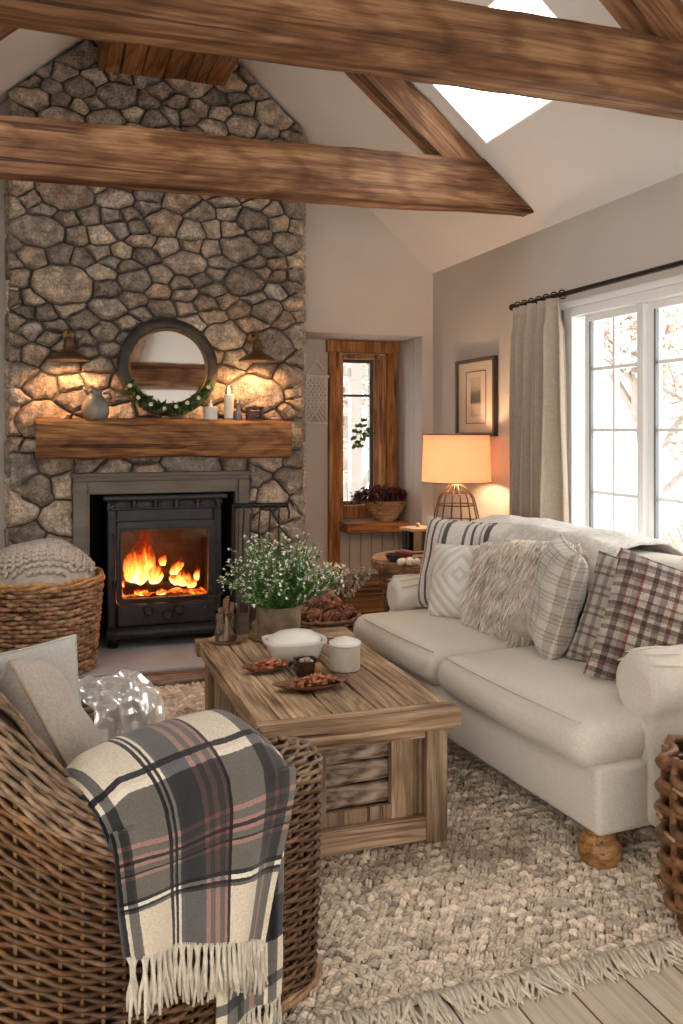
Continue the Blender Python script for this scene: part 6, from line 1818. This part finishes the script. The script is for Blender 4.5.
for i, (x, y, H, lb_) in enumerate(((7.6, 9.6, 4.6, 'bare branched tree seen through the far sash of the big window'), (11.5, 8.6, 5.0, 'pale leaved tree further away beyond the big window'), (7.6, 5.2, 3.4, 'small pale brown tree seen through the right hand sash of the big window'), (13.0, 14.5, 5.5, 'distant tree behind the others outside the big window'), (11.8, 3.6, 4.2, 'tree at the right edge of the big window view'))):
    bare_tree((x, y, -.3), H, 30 + i, lb_, 3600)
bare_tree((3.35, 9.4, -.3), 4.2, 50, 'bare tree seen through the narrow alcove window', 2600)
# low shrubs beyond the window
for i, (x, y) in enumerate(((6.0, 6.0), (6.6, 4.9), (6.3, 7.3))):
    ql = MB(); r_ = random.Random(70 + i); t = thing('garden_shrub', ('dry brown garden shrub in the snow outside the middle of the big window', 'dry brown garden shrub in the snow at the right outside the big window', 'dry brown garden shrub in the snow at the far end outside the big window')[i], 'shrub', (x, y, -.3))
    for k in range(1200):
        d = Vector((r_.gauss(0, 1), r_.gauss(0, 1), abs(r_.gauss(0, .8)))).normalized(); g = r_.uniform(.7, 1.3)
        leaf(ql, Vector((d.x * .6, d.y * .6, d.z * .8)) * r_.uniform(.3, 1), d, .09, .05, (g, g * .95, g * .85))
    q = MB()
    for k in range(30): a = r_.uniform(0, 6.28); q.tube([(0, 0, 0), (cos(a) * .25, sin(a) * .25, .4), (cos(a) * .5, sin(a) * .5, .7)], .01, 4)
    ql.build('foliage', LVA, t, smooth=0); q.build('stems', BRK, t)
# porch post and rail glimpsed through the alcove window
pp_ = thing('porch_post', 'grey porch post and rail outside the narrow alcove window', 'porch', (2.567, 7.2, -.3))
GP = mat('porch_grey', (.30, .28, .26), rough=.8)
MB().box(-.05, .05, -.05, .05, 0, 2.5).build('post', GP, pp_, smooth=0, bevel=.005)
MB().box(-.9, .9, -.03, .03, 2.12, 2.19).build('rail', GP, pp_, smooth=0, bevel=.005)

# ================================================================== LIGHT + CAMERA
w = bpy.data.worlds.new('overcast'); SC.world = w; w.use_nodes = True; nt = w.node_tree; bg = nt.nodes['Background']
tc = nt.nodes.new('ShaderNodeTexCoord'); sp = nt.nodes.new('ShaderNodeSeparateXYZ'); nt.links.new(tc.outputs['Generated'], sp.inputs[0])
nt.links.new(ramp(nt, sp.outputs[2], [(0.0, (.95, .91, .86)), (.25, (1, .965, .92)), (1.0, (.97, .97, .97))]), bg.inputs[0])
bg.inputs[1].default_value = 3.0
def portal(name, loc, rot, sx, sy):
    l = bpy.data.lights.new(name, 'AREA'); l.shape = 'RECTANGLE'; l.size = sx; l.size_y = sy; l.cycles.is_portal = True; l.energy = 1
    o = bpy.data.objects.new(name, l); COL.objects.link(o); o.location = loc; o.rotation_euler = rot
portal('window_portal', (XR + .21, (WY0 + WY1) / 2, (WZ0 + WZ1) / 2), (0, radians(90), 0), WZ1 - WZ0, WY1 - WY0)
portal('left_portal', (XL - .21, (LY0 + LY1) / 2, (LZ0 + LZ1) / 2), (0, radians(-90), 0), LZ1 - LZ0, LY1 - LY0)
portal('rear_portal', ((RXa + RXb) / 2, YR - .21, RZ1 / 2), (radians(90), 0, 0), RXb - RXa, RZ1)
xm = (SKX0 + SKX1) / 2; portal('roof_portal', (xm + .1, (SKY0 + SKY1) / 2, cz(xm) + .22), (0, math.atan(SL), 0), .52, SKY1 - SKY0)
xm = (LKX0 + LKX1) / 2; portal('left_roof_portal', (xm - .05, (LKY0 + LKY1) / 2, cz(xm) + .10), (0, -math.atan(SL), 0), .86, LKY1 - LKY0)
portal('alcove_portal', ((GX0 + GX1) / 2, AY + .14, (GZ0 + GZ1) / 2), (radians(-90), 0, 0), GX1 - GX0, GZ1 - GZ0)

cam = bpy.data.cameras.new('camera'); co = bpy.data.objects.new('camera', cam); COL.objects.link(co)
co.location = (0, 0, 1.35); co.rotation_euler = (radians(90), 0, -radians(18.74))
cam.sensor_fit = 'VERTICAL'; cam.sensor_height = 36; cam.sensor_width = 24; cam.lens = 874 / 1024 * 36
cam.shift_y = -(512 - 430) / 1024; cam.clip_start = .02; cam.clip_end = 200
SC.camera = co
vs = SC.view_settings; vs.view_transform = 'Standard'; vs.look = 'None'; vs.exposure = .98; vs.gamma = 1; vs.use_curve_mapping = False
SC.cycles.max_bounces = 10; SC.cycles.diffuse_bounces = 5; SC.cycles.transparent_max_bounces = 24
SC.cycles.sample_clamp_indirect = 6
